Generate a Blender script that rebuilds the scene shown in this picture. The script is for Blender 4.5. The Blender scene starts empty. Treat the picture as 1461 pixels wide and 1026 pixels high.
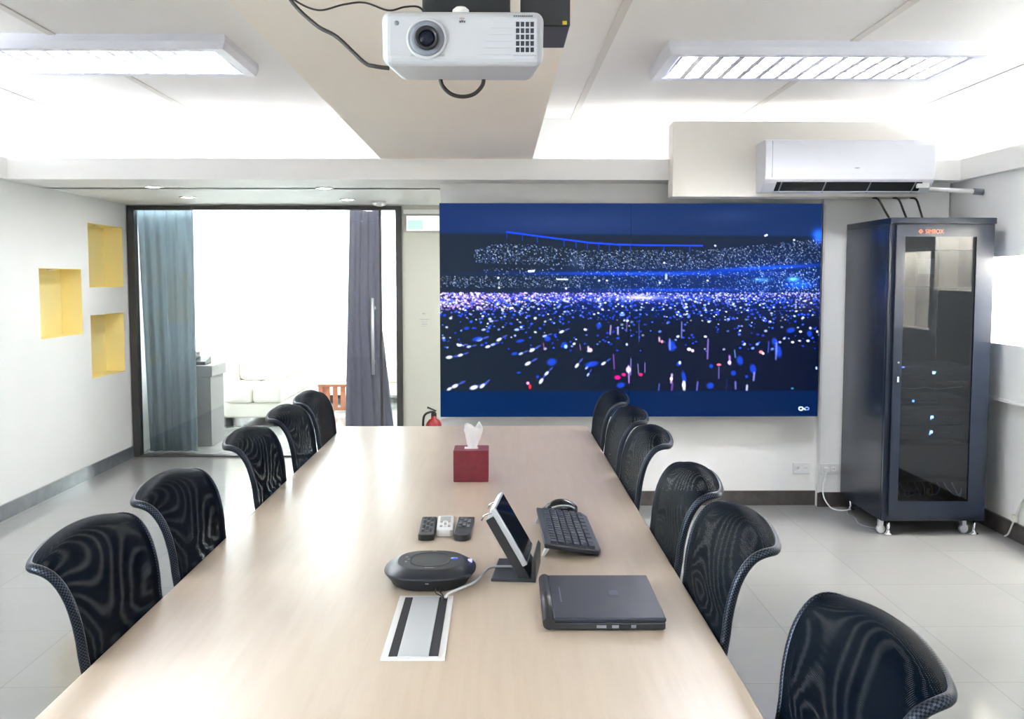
import bpy, bmesh, math, random
import numpy as np
from mathutils import Vector, Matrix
random.seed(7)
PI = math.pi
scene = bpy.context.scene
C = scene.collection

# ------------------------------------------------------------------ helpers
def lin(c):
    c = c / 255.0
    return c / 12.92 if c <= 0.04045 else ((c + 0.055) / 1.055) ** 2.4
def rgb(r, g, b): return (lin(r), lin(g), lin(b), 1.0)

def mat(name, col, rough=0.5, metal=0.0, spec=0.5, emit=None, estr=0.0, coat=0.0):
    m = bpy.data.materials.new(name); m.use_nodes = True
    p = m.node_tree.nodes['Principled BSDF']
    p.inputs['Base Color'].default_value = col
    p.inputs['Roughness'].default_value = rough
    p.inputs['Metallic'].default_value = metal
    p.inputs['Specular IOR Level'].default_value = spec
    p.inputs['Coat Weight'].default_value = coat
    if emit:
        p.inputs['Emission Color'].default_value = emit
        p.inputs['Emission Strength'].default_value = estr
    return m
def N(m, t, **kw):
    n = m.node_tree.nodes.new(t)
    for k, v in kw.items(): setattr(n, k, v)
    return n
def L(m, a, b): m.node_tree.links.new(a, b)
def P(m): return m.node_tree.nodes['Principled BSDF']
def OUT(m): return m.node_tree.nodes['Material Output']

def add_noise(m, c2, scale=3.0, stretch=(1, 1, 1), lo=0.35, hi=0.65, detail=4, bump=0.0, bscale=200.0):
    tc = N(m, 'ShaderNodeTexCoord'); mp = N(m, 'ShaderNodeMapping')
    mp.inputs['Scale'].default_value = stretch
    L(m, tc.outputs['Object'], mp.inputs['Vector'])
    nz = N(m, 'ShaderNodeTexNoise'); nz.inputs['Scale'].default_value = scale; nz.inputs['Detail'].default_value = detail
    L(m, mp.outputs[0], nz.inputs['Vector'])
    mr = N(m, 'ShaderNodeMapRange'); mr.inputs['From Min'].default_value = lo; mr.inputs['From Max'].default_value = hi
    L(m, nz.outputs[0], mr.inputs[0])
    mx = N(m, 'ShaderNodeMix', data_type='RGBA')
    mx.inputs[6].default_value = P(m).inputs['Base Color'].default_value[:]
    mx.inputs[7].default_value = c2
    L(m, mr.outputs[0], mx.inputs[0]); L(m, mx.outputs[2], P(m).inputs['Base Color'])
    if bump:
        n2 = N(m, 'ShaderNodeTexNoise'); n2.inputs['Scale'].default_value = bscale
        L(m, tc.outputs['Object'], n2.inputs['Vector'])
        b = N(m, 'ShaderNodeBump'); b.inputs['Strength'].default_value = bump; b.inputs['Distance'].default_value = 0.002
        L(m, n2.outputs[0], b.inputs['Height']); L(m, b.outputs[0], P(m).inputs['Normal'])
    return m

def bx(bm, x0, x1, y0, y1, z0, z1, r=0.0, seg=2):
    t = bmesh.new()
    bmesh.ops.create_cube(t, size=1.0)
    for v in t.verts:
        v.co = Vector(((x0 + x1) / 2 + v.co.x * (x1 - x0), (y0 + y1) / 2 + v.co.y * (y1 - y0), (z0 + z1) / 2 + v.co.z * (z1 - z0)))
    if r > 0:
        bmesh.ops.bevel(t, geom=t.edges[:], offset=r, segments=seg, affect='EDGES', profile=0.5)
    merge(bm, t)
def merge(bm, t, M=None):
    me = bpy.data.meshes.new('tmp'); 
    if M is not None: bmesh.ops.transform(t, matrix=M, verts=t.verts)
    t.to_mesh(me); t.free(); bm.from_mesh(me); bpy.data.meshes.remove(me)
def box(*a, **k):
    b = bmesh.new(); bx(b, *a, **k); return b
def spline(pts, n=8):
    pts = [Vector(p) for p in pts]
    if len(pts) < 3: return pts
    out = []
    for i in range(len(pts) - 1):
        p0 = pts[max(i - 1, 0)]; p1 = pts[i]; p2 = pts[i + 1]; p3 = pts[min(i + 2, len(pts) - 1)]
        for k in range(n):
            t = k / n
            out.append(0.5 * ((2 * p1) + (-p0 + p2) * t + (2 * p0 - 5 * p1 + 4 * p2 - p3) * t * t + (-p0 + 3 * p1 - 3 * p2 + p3) * t ** 3))
    out.append(pts[-1]); return out
def tube(bm, pts, r, seg=8, smooth=True, n=8, uvscale=None):
    pts = spline(pts, n) if smooth else [Vector(p) for p in pts]
    uvl = bm.loops.layers.uv.verify() if uvscale else None
    up = None; rings = []; dist = 0; ds = []
    for i, p in enumerate(pts):
        d = (pts[min(i + 1, len(pts) - 1)] - pts[max(i - 1, 0)]).normalized()
        if up is None:
            up = Vector((0, 0, 1)) if abs(d.z) < 0.9 else Vector((1, 0, 0))
        up = (up - d * up.dot(d)).normalized(); s = d.cross(up)
        rr = r[i] if isinstance(r, list) else r
        rings.append([bm.verts.new(p + (up * math.cos(2 * PI * k / seg) + s * math.sin(2 * PI * k / seg)) * rr) for k in range(seg)])
        if i: dist += (pts[i] - pts[i - 1]).length
        ds.append(dist)
    for i, (a, b) in enumerate(zip(rings, rings[1:])):
        for k in range(seg):
            f = bm.faces.new((a[k], a[(k + 1) % seg], b[(k + 1) % seg], b[k])); f.smooth = True
            if uvl:
                for l, (uu, vv) in zip(f.loops, ((k, i), (k + 1, i), (k + 1, i + 1), (k, i + 1))):
                    l[uvl].uv = (uu / seg, ds[vv])
    bm.faces.new(rings[0][::-1]); bm.faces.new(rings[-1])
    return bm
def lathe(bm, prof, seg=32, M=None, smooth=True):
    t = bmesh.new(); rings = []
    for r, z in prof:
        rings.append([t.verts.new((max(r, 1e-5) * math.cos(2 * PI * k / seg), max(r, 1e-5) * math.sin(2 * PI * k / seg), z)) for k in range(seg)])
    for a, b in zip(rings, rings[1:]):
        for k in range(seg):
            t.faces.new((a[k], a[(k + 1) % seg], b[(k + 1) % seg], b[k])).smooth = smooth
    t.faces.new(rings[0][::-1]); t.faces.new(rings[-1])
    bmesh.ops.recalc_face_normals(t, faces=t.faces)
    merge(bm, t, M); return bm
def prism(bm, poly, f, d, bevel=0.0):
    """polygon (list of 2-tuples) mapped to 3-D by f, extruded by vector d"""
    t = bmesh.new()
    vs = [t.verts.new(f(*p)) for p in poly]
    fa = t.faces.new(vs)
    g = bmesh.ops.extrude_face_region(t, geom=[fa])
    bmesh.ops.translate(t, vec=Vector(d), verts=[e for e in g['geom'] if isinstance(e, bmesh.types.BMVert)])
    bmesh.ops.recalc_face_normals(t, faces=t.faces)
    if bevel: bmesh.ops.bevel(t, geom=t.edges[:], offset=bevel, segments=2, affect='EDGES', profile=0.5)
    merge(bm, t); return bm
def lattice(bm, us, vs, solid, f, d):
    """connected sheet with rectangular holes, given thickness d"""
    t = bmesh.new(); V = {}
    def vert(i, j):
        if (i, j) not in V: V[(i, j)] = t.verts.new(f(us[i], vs[j]))
        return V[(i, j)]
    fs = []
    for i in range(len(us) - 1):
        for j in range(len(vs) - 1):
            if solid(i, j): fs.append(t.faces.new((vert(i, j), vert(i + 1, j), vert(i + 1, j + 1), vert(i, j + 1))))
    g = bmesh.ops.extrude_face_region(t, geom=fs)
    bmesh.ops.translate(t, vec=Vector(d), verts=[e for e in g['geom'] if isinstance(e, bmesh.types.BMVert)])
    bmesh.ops.recalc_face_normals(t, faces=t.faces)
    merge(bm, t); return bm
def with_holes(bm, u0, u1, v0, v1, holes, f, d):
    us = sorted({u0, u1, *[h[0] for h in holes], *[h[1] for h in holes]})
    vs = sorted({v0, v1, *[h[2] for h in holes], *[h[3] for h in holes]})
    def solid(i, j):
        cu = (us[i] + us[i + 1]) / 2; cv = (vs[j] + vs[j + 1]) / 2
        return not any(h[0] < cu < h[1] and h[2] < cv < h[3] for h in holes)
    return lattice(bm, us, vs, solid, f, d)

def obj(name, bm, m, parent=None, smooth=False, world=False, kind=None):
    if world and parent is not None:
        Mi = (Matrix.Translation(parent.location) @ Matrix.Rotation(parent.rotation_euler.z, 4, 'Z')).inverted()
        q = parent.parent
        bmesh.ops.transform(bm, matrix=Mi, verts=bm.verts)
        if q is not None and q.type == 'EMPTY':
            pass
    me = bpy.data.meshes.new(name); bm.to_mesh(me); bm.free()
    if smooth:
        for p in me.polygons: p.use_smooth = True
    if m is not None: me.materials.append(m)
    o = bpy.data.objects.new(name, me); C.objects.link(o)
    if parent is not None: o.parent = parent
    if kind: o['kind'] = kind
    return o
def thing(name, label, cat, loc=(0, 0, 0), rz=0.0, group=None):
    o = bpy.data.objects.new(name, None); C.objects.link(o)
    o.empty_display_size = 0.05
    o.location = loc; o.rotation_euler = (0, 0, rz); o['label'] = label; o['category'] = cat
    if group: o['group'] = group
    return o
def tag(o, label, cat, group=None):
    o['label'] = label; o['category'] = cat
    if group: o['group'] = group
    return o
def rebase(o, loc):
    """move a one-mesh thing's origin to loc without moving the mesh"""
    o.data.transform(Matrix.Translation(-Vector(loc))); o.location = loc; return o
def struct(name, bm, m, parent=None, smooth=False):
    return obj(name, bm, m, parent, smooth, kind='structure')
def kids(o): return [c for c in bpy.data.objects if c.parent == o]
def dup(o, loc=None, rz=None, label=None, parent=None):
    c = o.copy(); C.objects.link(c)
    if parent is not None: c.parent = parent
    if loc is not None: c.location = loc
    if rz is not None: c.rotation_euler = (0, 0, rz)
    if label: c['label'] = label
    for k in kids(o):
        dup(k, parent=c)
    return c
def text_bm(s, size, depth=0.0005):
    cu = bpy.data.curves.new('t', 'FONT'); cu.body = s; cu.size = size; cu.extrude = depth; cu.align_x = 'LEFT'
    o = bpy.data.objects.new('t', cu); C.objects.link(o)
    bpy.context.view_layer.update()
    me = bpy.data.meshes.new_from_object(o.evaluated_get(bpy.context.evaluated_depsgraph_get()))
    b = bmesh.new(); b.from_mesh(me)
    bpy.data.objects.remove(o); bpy.data.curves.remove(cu); bpy.data.meshes.remove(me)
    return b

# ------------------------------------------------------------------ materials
M = {}
M['wall'] = add_noise(mat('white_paint', rgb(242, 242, 241), 0.6), rgb(240, 240, 239), 2.0, bump=0.05)
M['wallgrey'] = mat('grey_white_paint', rgb(240, 239, 237), 0.6)
M['cream'] = mat('cream_paint', rgb(199, 199, 187), 0.6)
M['ceil'] = add_noise(mat('ceiling_paint', rgb(243, 241, 239), 0.7), rgb(241, 239, 237), 1.5)
M['beam'] = add_noise(mat('beige_beam_paint', rgb(246, 237, 226), 0.65), rgb(244, 235, 224), 1.5)
M['batten'] = mat('batten_paint', rgb(222, 218, 213), 0.7)
M['boxing'] = mat('ivory_paint', rgb(238, 233, 224), 0.6)
M['yellow'] = mat('yellow_paint', rgb(246, 230, 165), 0.6)
M['nwhite'] = mat('warm_white_paint', rgb(245, 243, 237), 0.6)
M['bbdark'] = add_noise(mat('dark_baseboard', rgb(74, 68, 66), 0.25), rgb(62, 57, 56), 20)
M['bbgrey'] = add_noise(mat('grey_baseboard', rgb(104, 108, 114), 0.13, spec=0.8), rgb(92, 96, 102), 12)
M['darkmetal'] = mat('dark_bronze_metal', rgb(72, 70, 70), 0.35, 0.4)
M['steel'] = mat('brushed_steel', rgb(222, 224, 228), 0.38, 0.85)
M['chrome'] = mat('chrome', rgb(225, 225, 228), 0.1, 1.0)
M['black'] = mat('black_plastic', rgb(30, 32, 37), 0.4)
M['blackgloss'] = mat('black_gloss', rgb(20, 22, 26), 0.08)
M['blackmatte'] = mat('black_matte', rgb(24, 25, 28), 0.7)
M['navyplastic'] = add_noise(mat('blue_black_plastic', rgb(30, 36, 52), 0.4), rgb(28, 34, 49), 30, bump=0.05, bscale=900)
M['spk'] = add_noise(mat('charcoal_plastic', rgb(25, 31, 42), 0.36), rgb(23, 29, 39), 30, bump=0.06, bscale=1500)
M['white'] = mat('white_plastic', rgb(235, 235, 236), 0.35)
M['pjw'] = mat('projector_shell', rgb(186, 187, 192), 0.4)
M['offwhite'] = mat('offwhite_plastic', rgb(222, 222, 220), 0.4)
M['silver'] = mat('silver_plastic', rgb(190, 194, 202), 0.3, 0.7)
M['greyp'] = mat('grey_plastic', rgb(128, 132, 142), 0.45)
M['cable'] = mat('black_cable', rgb(42, 37, 35), 0.5)
M['cablew'] = mat('white_cable', rgb(214, 214, 220), 0.4)
M['cabley'] = mat('yellow_connector', rgb(206, 170, 60), 0.45)
M['maroon'] = add_noise(mat('maroon_leatherette', rgb(124, 34, 48), 0.42), rgb(112, 28, 42), 60, bump=0.15, bscale=700)
M['tissue'] = mat('tissue_paper', rgb(246, 246, 248), 0.8)
P(M['tissue']).inputs['Subsurface Weight'].default_value = 0.0
M['rack'] = add_noise(mat('rack_paint', rgb(30, 38, 52), 0.24, 0.1), rgb(28, 35, 49), 6, bump=0.04, bscale=600)
M['rackin'] = mat('rack_inside_paint', rgb(46, 51, 60), 0.5)
M['unit'] = mat('equipment_black', rgb(34, 37, 44), 0.45)
M['plate'] = mat('brushed_plate', rgb(206, 209, 213), 0.4, 0.35)
M['platerim'] = mat('plate_rim', rgb(226, 226, 226), 0.4)
M['brush'] = add_noise(mat('black_brush', rgb(34, 36, 42), 0.8), rgb(20, 20, 24), 400)
M['ac'] = mat('ac_white', rgb(222, 223, 230), 0.28)
M['red'] = mat('red_enamel', rgb(150, 22, 32), 0.35)
M['sofa'] = mat('cream_leather', rgb(246, 240, 230), 0.45)
M['cab'] = mat('grey_laminate', rgb(148, 146, 146), 0.5)
M['redwood'] = add_noise(mat('red_wood', rgb(184, 112, 78), 0.45), rgb(166, 96, 66), 6, (1, 1, 8))
M['tilewhite'] = mat('lamp_housing', rgb(226, 228, 238), 0.35)
M['louvre'] = mat('louvre_metal', rgb(226, 228, 236), 0.25, 0.75)
M['tube'] = mat('fluorescent_tube', rgb(255, 255, 255), 0.5, emit=(0.94, 0.965, 1.0, 1), estr=27.0)
M['cove'] = mat('cove_tube', rgb(255, 255, 255), 0.5, emit=(0.90, 0.94, 1.0, 1), estr=25.0)
M['covefar'] = mat('cove_tube_front', rgb(255, 255, 255), 0.5, emit=(0.90, 0.94, 1.0, 1), estr=2.4)
M['coveright'] = mat('cove_tube_right', rgb(255, 255, 255), 0.5, emit=(0.90, 0.94, 1.0, 1), estr=15.0)
M['nichelamp'] = mat('niche_lamp', rgb(255, 255, 255), 0.5, emit=(1.0, 0.975, 0.92, 1), estr=85.0)
M['downlamp'] = mat('downlight_lens', rgb(255, 255, 255), 0.5, emit=(1.0, 0.98, 0.94, 1), estr=32.0)
M['panel'] = mat('added_panel_lamp', rgb(255, 255, 255), 0.5, emit=(0.95, 0.975, 1.0, 1), estr=7.0)  # glow of the fill panels added in the lounge
M['panelc'] = mat('added_panel_lamp_corridor', rgb(255, 255, 255), 0.5, emit=(0.95, 0.975, 1.0, 1), estr=3.2)  # glow of the fill panel added in the corridor
M['ledblue'] = mat('blue_led', rgb(40, 80, 255), 0.4, emit=(0.08, 0.22, 1.0, 1), estr=3.5)
M['ledcyan'] = mat('cyan_led', rgb(120, 200, 255), 0.4, emit=(0.35, 0.75, 1.0, 1), estr=3.0)
M['ledgreen'] = mat('green_led', rgb(120, 255, 160), 0.4, emit=(0.2, 1.0, 0.4, 1), estr=1.0)
M['orange'] = mat('orange_print', rgb(226, 120, 84), 0.5)
M['paper'] = mat('paper', rgb(238, 238, 240), 0.7)
M['greyprint'] = mat('grey_print', rgb(168, 172, 172), 0.7)
M['darkprint'] = mat('dark_print', rgb(60, 60, 66), 0.6)
M['faint'] = mat('faint_print', rgb(92, 100, 118), 0.35)
M['redprint'] = mat('red_print', rgb(150, 70, 50), 0.6)
M['yellowp'] = mat('yellow_label', rgb(214, 190, 40), 0.6)
M['lens'] = mat('lens_glass', rgb(14, 20, 36), 0.12, spec=0.25)
M['grill'] = mat('dark_recess', rgb(66, 72, 84), 0.5)

# maple laminate
m = M['maple'] = mat('maple_laminate', rgb(236, 218, 196), 0.28, spec=0.6)
tc = N(m, 'ShaderNodeTexCoord'); mp = N(m, 'ShaderNodeMapping'); mp.inputs['Scale'].default_value = (9, 0.55, 1)
L(m, tc.outputs['Object'], mp.inputs['Vector'])
n1 = N(m, 'ShaderNodeTexNoise'); n1.inputs['Scale'].default_value = 5; n1.inputs['Detail'].default_value = 8; n1.inputs['Roughness'].default_value = 0.6
L(m, mp.outputs[0], n1.inputs['Vector'])
cr = N(m, 'ShaderNodeValToRGB'); cr.color_ramp.elements[0].position = 0.32; cr.color_ramp.elements[1].position = 0.68
cr.color_ramp.elements[0].color = rgb(194, 176, 157); cr.color_ramp.elements[1].color = rgb(202, 185, 167)
L(m, n1.outputs[0], cr.inputs[0]); L(m, cr.outputs[0], P(m).inputs['Base Color'])

# polished floor tile
m = M['floor'] = mat('polished_tile', rgb(214, 210, 200), 0.12, spec=0.55)
tc = N(m, 'ShaderNodeTexCoord')
br = N(m, 'ShaderNodeTexBrick'); br.offset = 0.0; br.inputs['Scale'].default_value = 1.0
br.inputs['Brick Width'].default_value = 0.6; br.inputs['Row Height'].default_value = 0.6
br.inputs['Mortar Size'].default_value = 0.0025; br.inputs['Mortar Smooth'].default_value = 0.2
br.inputs['Color1'].default_value = rgb(151, 151, 149); br.inputs['Color2'].default_value = rgb(147, 147, 145); br.inputs['Mortar'].default_value = rgb(136, 135, 133)
L(m, tc.outputs['Object'], br.inputs['Vector'])
nz = N(m, 'ShaderNodeTexNoise'); nz.inputs['Scale'].default_value = 2.2; nz.inputs['Detail'].default_value = 6
L(m, tc.outputs['Object'], nz.inputs['Vector'])
mx = N(m, 'ShaderNodeMix', data_type='RGBA', blend_type='MULTIPLY'); mx.inputs[0].default_value = 0.10
L(m, br.outputs[0], mx.inputs[6]); L(m, nz.outputs[0], mx.inputs[7]); L(m, mx.outputs[2], P(m).inputs['Base Color'])

def thin_glass(name, tint, refl=1.0, rough=0.0, ior=1.5):
    m = bpy.data.materials.new(name); m.use_nodes = True; nt = m.node_tree
    nt.nodes.remove(P(m))
    tr = N(m, 'ShaderNodeBsdfTransparent'); tr.inputs[0].default_value = tint
    gl = N(m, 'ShaderNodeBsdfGlossy'); gl.inputs['Roughness'].default_value = rough; gl.inputs[0].default_value = (refl, refl, refl, 1)
    fr = N(m, 'ShaderNodeFresnel'); fr.inputs[0].default_value = ior
    mx = N(m, 'ShaderNodeMixShader')
    L(m, fr.outputs[0], mx.inputs[0]); L(m, tr.outputs[0], mx.inputs[1]); L(m, gl.outputs[0], mx.inputs[2])
    L(m, mx.outputs[0], OUT(m).inputs[0]); return m
M['glass'] = thin_glass('clear_glass', (0.94, 0.97, 0.96, 1))
M['rackglass'] = thin_glass('smoked_glass', (0.40, 0.43, 0.49, 1), 1.0, 0.0, 1.58)

def cloth(name, col, trans, transp):
    m = bpy.data.materials.new(name); m.use_nodes = True; m.node_tree.nodes.remove(P(m))
    d = N(m, 'ShaderNodeBsdfDiffuse'); d.inputs[0].default_value = col
    t = N(m, 'ShaderNodeBsdfTranslucent'); t.inputs[0].default_value = col
    x = N(m, 'ShaderNodeMixShader'); x.inputs[0].default_value = trans
    L(m, d.outputs[0], x.inputs[1]); L(m, t.outputs[0], x.inputs[2])
    tp = N(m, 'ShaderNodeBsdfTransparent'); y = N(m, 'ShaderNodeMixShader'); y.inputs[0].default_value = transp
    L(m, x.outputs[0], y.inputs[1]); L(m, tp.outputs[0], y.inputs[2]); L(m, y.outputs[0], OUT(m).inputs[0])
    return m
M['sheer'] = cloth('white_sheer', rgb(250, 250, 250), 0.6, 0.35)
M['curtainb'] = cloth('blue_grey_voile', rgb(158, 172, 181), 0.43, 0.09)
M['curtaing'] = cloth('violet_grey_cloth', rgb(156, 152, 168), 0.42, 0.0)

# mesh fabric of the chair backs: woven black thread with see-through holes
def mesh_fabric(name, rot, pitch, warp, slit=False):
    m = mat(name, rgb(1, 7, 18), 0.5, spec=0.02)
    tc = N(m, 'ShaderNodeTexCoord')
    nz = N(m, 'ShaderNodeTexNoise'); nz.inputs['Scale'].default_value = 3.0; nz.inputs['Detail'].default_value = 0.0
    L(m, tc.outputs['UV'], nz.inputs['Vector'])
    sc = N(m, 'ShaderNodeVectorMath', operation='SCALE'); sc.inputs['Scale'].default_value = warp
    L(m, nz.outputs[1], sc.inputs[0])
    ad = N(m, 'ShaderNodeVectorMath', operation='ADD'); L(m, tc.outputs['UV'], ad.inputs[0]); L(m, sc.outputs[0], ad.inputs[1])
    mp = N(m, 'ShaderNodeMapping'); mp.inputs['Rotation'].default_value = (0, 0, rot); mp.inputs['Scale'].default_value = (2 * PI / pitch,) * 3
    L(m, ad.outputs[0], mp.inputs['Vector'])
    sx = N(m, 'ShaderNodeSeparateXYZ'); L(m, mp.outputs[0], sx.inputs[0])
    a = N(m, 'ShaderNodeMath', operation='SINE'); b = N(m, 'ShaderNodeMath', operation='SINE')
    L(m, sx.outputs[0], a.inputs[0]); L(m, sx.outputs[1], b.inputs[0])
    mn = N(m, 'ShaderNodeMath', operation='MINIMUM'); L(m, a.outputs[0], mn.inputs[0]); L(m, (a if slit else b).outputs[0], mn.inputs[1])
    mr = N(m, 'ShaderNodeMapRange'); mr.inputs['From Min'].default_value = 0.46 if not slit else 0.62; mr.inputs['From Max'].default_value = 0.67 if not slit else 0.86
    mr.inputs['To Min'].default_value = 1.0; mr.inputs['To Max'].default_value = 0.0
    L(m, mn.outputs[0], mr.inputs[0]); L(m, mr.outputs[0], P(m).inputs['Alpha'])
    return m
M['meshf'] = mesh_fabric('chair_mesh_front', 0.0, 0.0034, 0.0)
M['meshb'] = mesh_fabric('chair_mesh_rear', 0.03, 0.00345, 0.045, True)
# rim: chrome wire showing through the knitted sleeve
m = M['rim'] = mat('knitted_rim', rgb(10, 14, 22), 0.38, spec=0.15)
tc = N(m, 'ShaderNodeTexCoord'); sx = N(m, 'ShaderNodeSeparateXYZ'); L(m, tc.outputs['UV'], sx.inputs[0])
cb = N(m, 'ShaderNodeCombineXYZ')
s1 = N(m, 'ShaderNodeMath', operation='MULTIPLY'); s1.inputs[1].default_value = 16.0; L(m, sx.outputs[0], s1.inputs[0])
s2 = N(m, 'ShaderNodeMath', operation='MULTIPLY'); s2.inputs[1].default_value = 300.0; L(m, sx.outputs[1], s2.inputs[0])
L(m, s1.outputs[0], cb.inputs[0]); L(m, s2.outputs[0], cb.inputs[1])
ck = N(m, 'ShaderNodeTexChecker'); ck.inputs['Scale'].default_value = 1.0; L(m, cb.outputs[0], ck.inputs['Vector'])
mx = N(m, 'ShaderNodeMix', data_type='RGBA'); mx.inputs[6].default_value = rgb(8, 12, 20); mx.inputs[7].default_value = rgb(60, 66, 78)
L(m, ck.outputs[1], mx.inputs[0]); L(m, mx.outputs[2], P(m).inputs['Base Color']); L(m, ck.outputs[1], P(m).inputs['Metallic'])

# ------------------------------------------------------------------ dimensions of the room
XL, XR, XRL = -3.05, 2.90, 2.935          # left wall, right wall (upper), right wall (lower)
YB = -2.6                                # wall behind the camera
YW = 6.56                                # video wall
YD = 8.45                                # glass partition
ZC, ZS, ZL = 2.55, 2.087, 2.214          # ceiling, soffit underside, cove lip top
YS = 6.32                                # soffit front
YE = 13.0                                # far end of the lounge
# ------------------------------------------------------------------ setting
struct('floor', box(-5.2, 3.4, YB - 0.1, YE + 0.3, -0.1, 0), M['floor'])
cb_ = box(-3.5, 3.5, YB - 0.1, 6.95, ZC, ZC + 0.1)
struct('ceiling', cb_, M['ceil'])
struct('ceiling_lounge', box(-3.3, 3.5, 6.95, YE + 0.2, 2.52, 2.62), M['ceil'])
# battens over the ceiling joints
for i, x in enumerate((-2.81, -1.96, 0.50, 1.607, 2.645)):
    struct('trim_%d' % (i + 1), box(x - 0.018, x + 0.018, YB, 6.9, ZC - 0.006, ZC + 0.001), M['batten'])
# left wall with three niches
NL = [(6.81, 7.50, 1.075, 1.553), (7.64, 8.34, 1.416, 1.899), (7.64, 8.32, 0.73, 1.21)]
b = bmesh.new()
WG = (9.7, 12.95, 0.5, 2.05)  # opening for the side window added to brighten the lounge
WL = (-1.6, 1.6, 0.85, 2.0)
with_holes(b, YB, YE, 0, ZS + 0.06, NL + [WL, WG], lambda u, v: Vector((XL, u, v)), (-0.28, 0, 0))
struct('wall_left', b, M['wall'])
struct('wall_left_upper', box(-3.5, -3.42, YB, 6.95, ZS, ZC), M['wall'])
NR = [(5.32, 5.97, 1.10, 1.64), (4.70, 5.24, 1.40, 1.80), (4.02, 4.64, 1.13, 1.70)]
b = bmesh.new()
with_holes(b, YB, YW, 0.79, ZS + 0.06, NR, lambda u, v: Vector((XR, u, v)), (0.30, 0, 0))
struct('wall_right', b, M['wall'])
struct('wall_right_lower', box(XRL, XRL + 0.2, YB, YW, 0, 0.79), M['wall'])
struct('trim_6', box(XR - 0.012, XRL, YB, YW, 0.775, 0.79), M['wallgrey'])
struct('wall_right_upper', box(3.28, 3.36, YB, 6.95, ZS, ZC), M['wall'])
struct('wall_back', box(-3.5, 3.4, YB - 0.1, YB, 0, ZC), M['wall'])
# wall that carries the screen, its pilaster
struct('wall_front', box(-0.37, 3.3, YW, YW + 0.14, 0, ZS), M['wallgrey'])
struct('wall_front_pilaster', box(2.075, 2.88, YW - 0.055, YW, 0, ZS), M['wall'])
struct('wall_corridor', box(3.2, 3.3, YW + 0.14, YD, 0, ZS), M['wall'])
b = bmesh.new(); bx(b, -0.795, 3.3, YD, YD + 0.12, 0, 2.52)
struct('wall_far', b, M['cream'])
struct('wall_over_door', box(-3.3, -0.795, YD, YD + 0.12, 2.075, 2.52), M['wall'])
# soffit: front lip, underside and cove shelf, one solid each run
def soffit_profile(s):
    return [(0, ZS), (0, ZL), (-0.03 * s, ZL), (-0.03 * s, ZS + 0.06), (-0.58 * s, ZS + 0.06), (-0.58 * s, ZS)]
b = bmesh.new()
prism(b, [(YS, ZS), (YS, ZL), (YS + 0.03, ZL), (YS + 0.03, ZS + 0.06), (6.9, ZS + 0.06), (6.9, ZS)], lambda y, z: Vector((-3.42, y, z)), (6.74, 0, 0))
struct('ceiling_soffit', b, M['wallgrey'])
struct('ceiling_corridor', box(-3.3, 3.3, 6.9, YD, ZS, ZS + 0.06), M['wall'])
struct('wall_cove', box(-3.5, 3.36, 6.9, 6.98, ZS, ZC), M['wall'])
b = bmesh.new()
prism(b, [(-3.0, ZS), (-3.0, ZL), (-3.03, ZL), (-3.03, ZS + 0.06), (-3.42, ZS + 0.06), (-3.42, ZS)], lambda x, z: Vector((x, YB, z)), (0, YS - YB, 0))
struct('ceiling_soffit_left', b, M['wallgrey'])
b = bmesh.new()
prism(b, [(2.86, ZS), (2.86, ZL), (2.89, ZL), (2.89, ZS + 0.06), (3.28, ZS + 0.06), (3.28, ZS)], lambda x, z: Vector((x, YB, z)), (0, YS - YB, 0))
struct('ceiling_soffit_right', b, M['wallgrey'])
struct('ceiling_beam', box(-0.72, 0.21, YB, YS + 0.01, ZL, ZC), M['beam'])
# boxed-out bulkhead behind the air conditioner
struct('trim_7', box(1.055, 2.55, 6.20, YS + 0.05, 1.975, 2.425, r=0.004), M['boxing'])
# baseboards
struct('baseboard_left', box(XL, XL + 0.014, YB, YD - 0.03, 0, 0.095), M['bbgrey'])
struct('baseboard_front', box(-0.37, 2.075, YW - 0.014, YW, 0, 0.095), M['bbdark'])
struct('baseboard_pilaster', box(2.075, 2.89, YW - 0.069, YW - 0.055, 0, 0.095), M['bbdark'])
struct('baseboard_right', box(XRL - 0.016, XRL, YB, YW - 0.07, 0, 0.10), M['bbdark'])
struct('baseboard_far', box(-0.795, -0.37, YD - 0.014, YD, 0, 0.095), M['bbdark'])
struct('trim_8', box(-0.78, -0.37, YD - 0.02, YD, 2.015, 2.05), M['wallgrey'])
struct('trim_9', box(2.068, 2.082, YW - 0.075, YW - 0.055, 0.095, 1.95), M['offwhite'])   # cable channel
# lounge shell
b = bmesh.new()
with_holes(b, -3.33, 3.4, 0, 2.52, [(-2.95, -0.5, 0.45, 2.35)], lambda u, v: Vector((u, YE, v)), (0, 0.15, 0))
struct('wall_lounge_end', b, M['wall'])
struct('wall_lounge_right', box(3.3, 3.4, YD + 0.12, YE, 0, 2.52), M['wall'])
b = bmesh.new()
us = [-2.95, -2.90, -1.75, -1.70, -0.55, -0.5]; vs = [0.45, 0.5, 2.30, 2.35]
lattice(b, us, vs, lambda i, j: i in (0, 2, 4) or j in (0, 2), lambda u, v: Vector((u, YE + 0.04, v)), (0, 0.06, 0))
wf = struct('window_1', b, M['white'])
obj('window_pane', box(-2.90, -0.55, YE + 0.065, YE + 0.071, 0.5, 2.30), M['glass'], wf)

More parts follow.
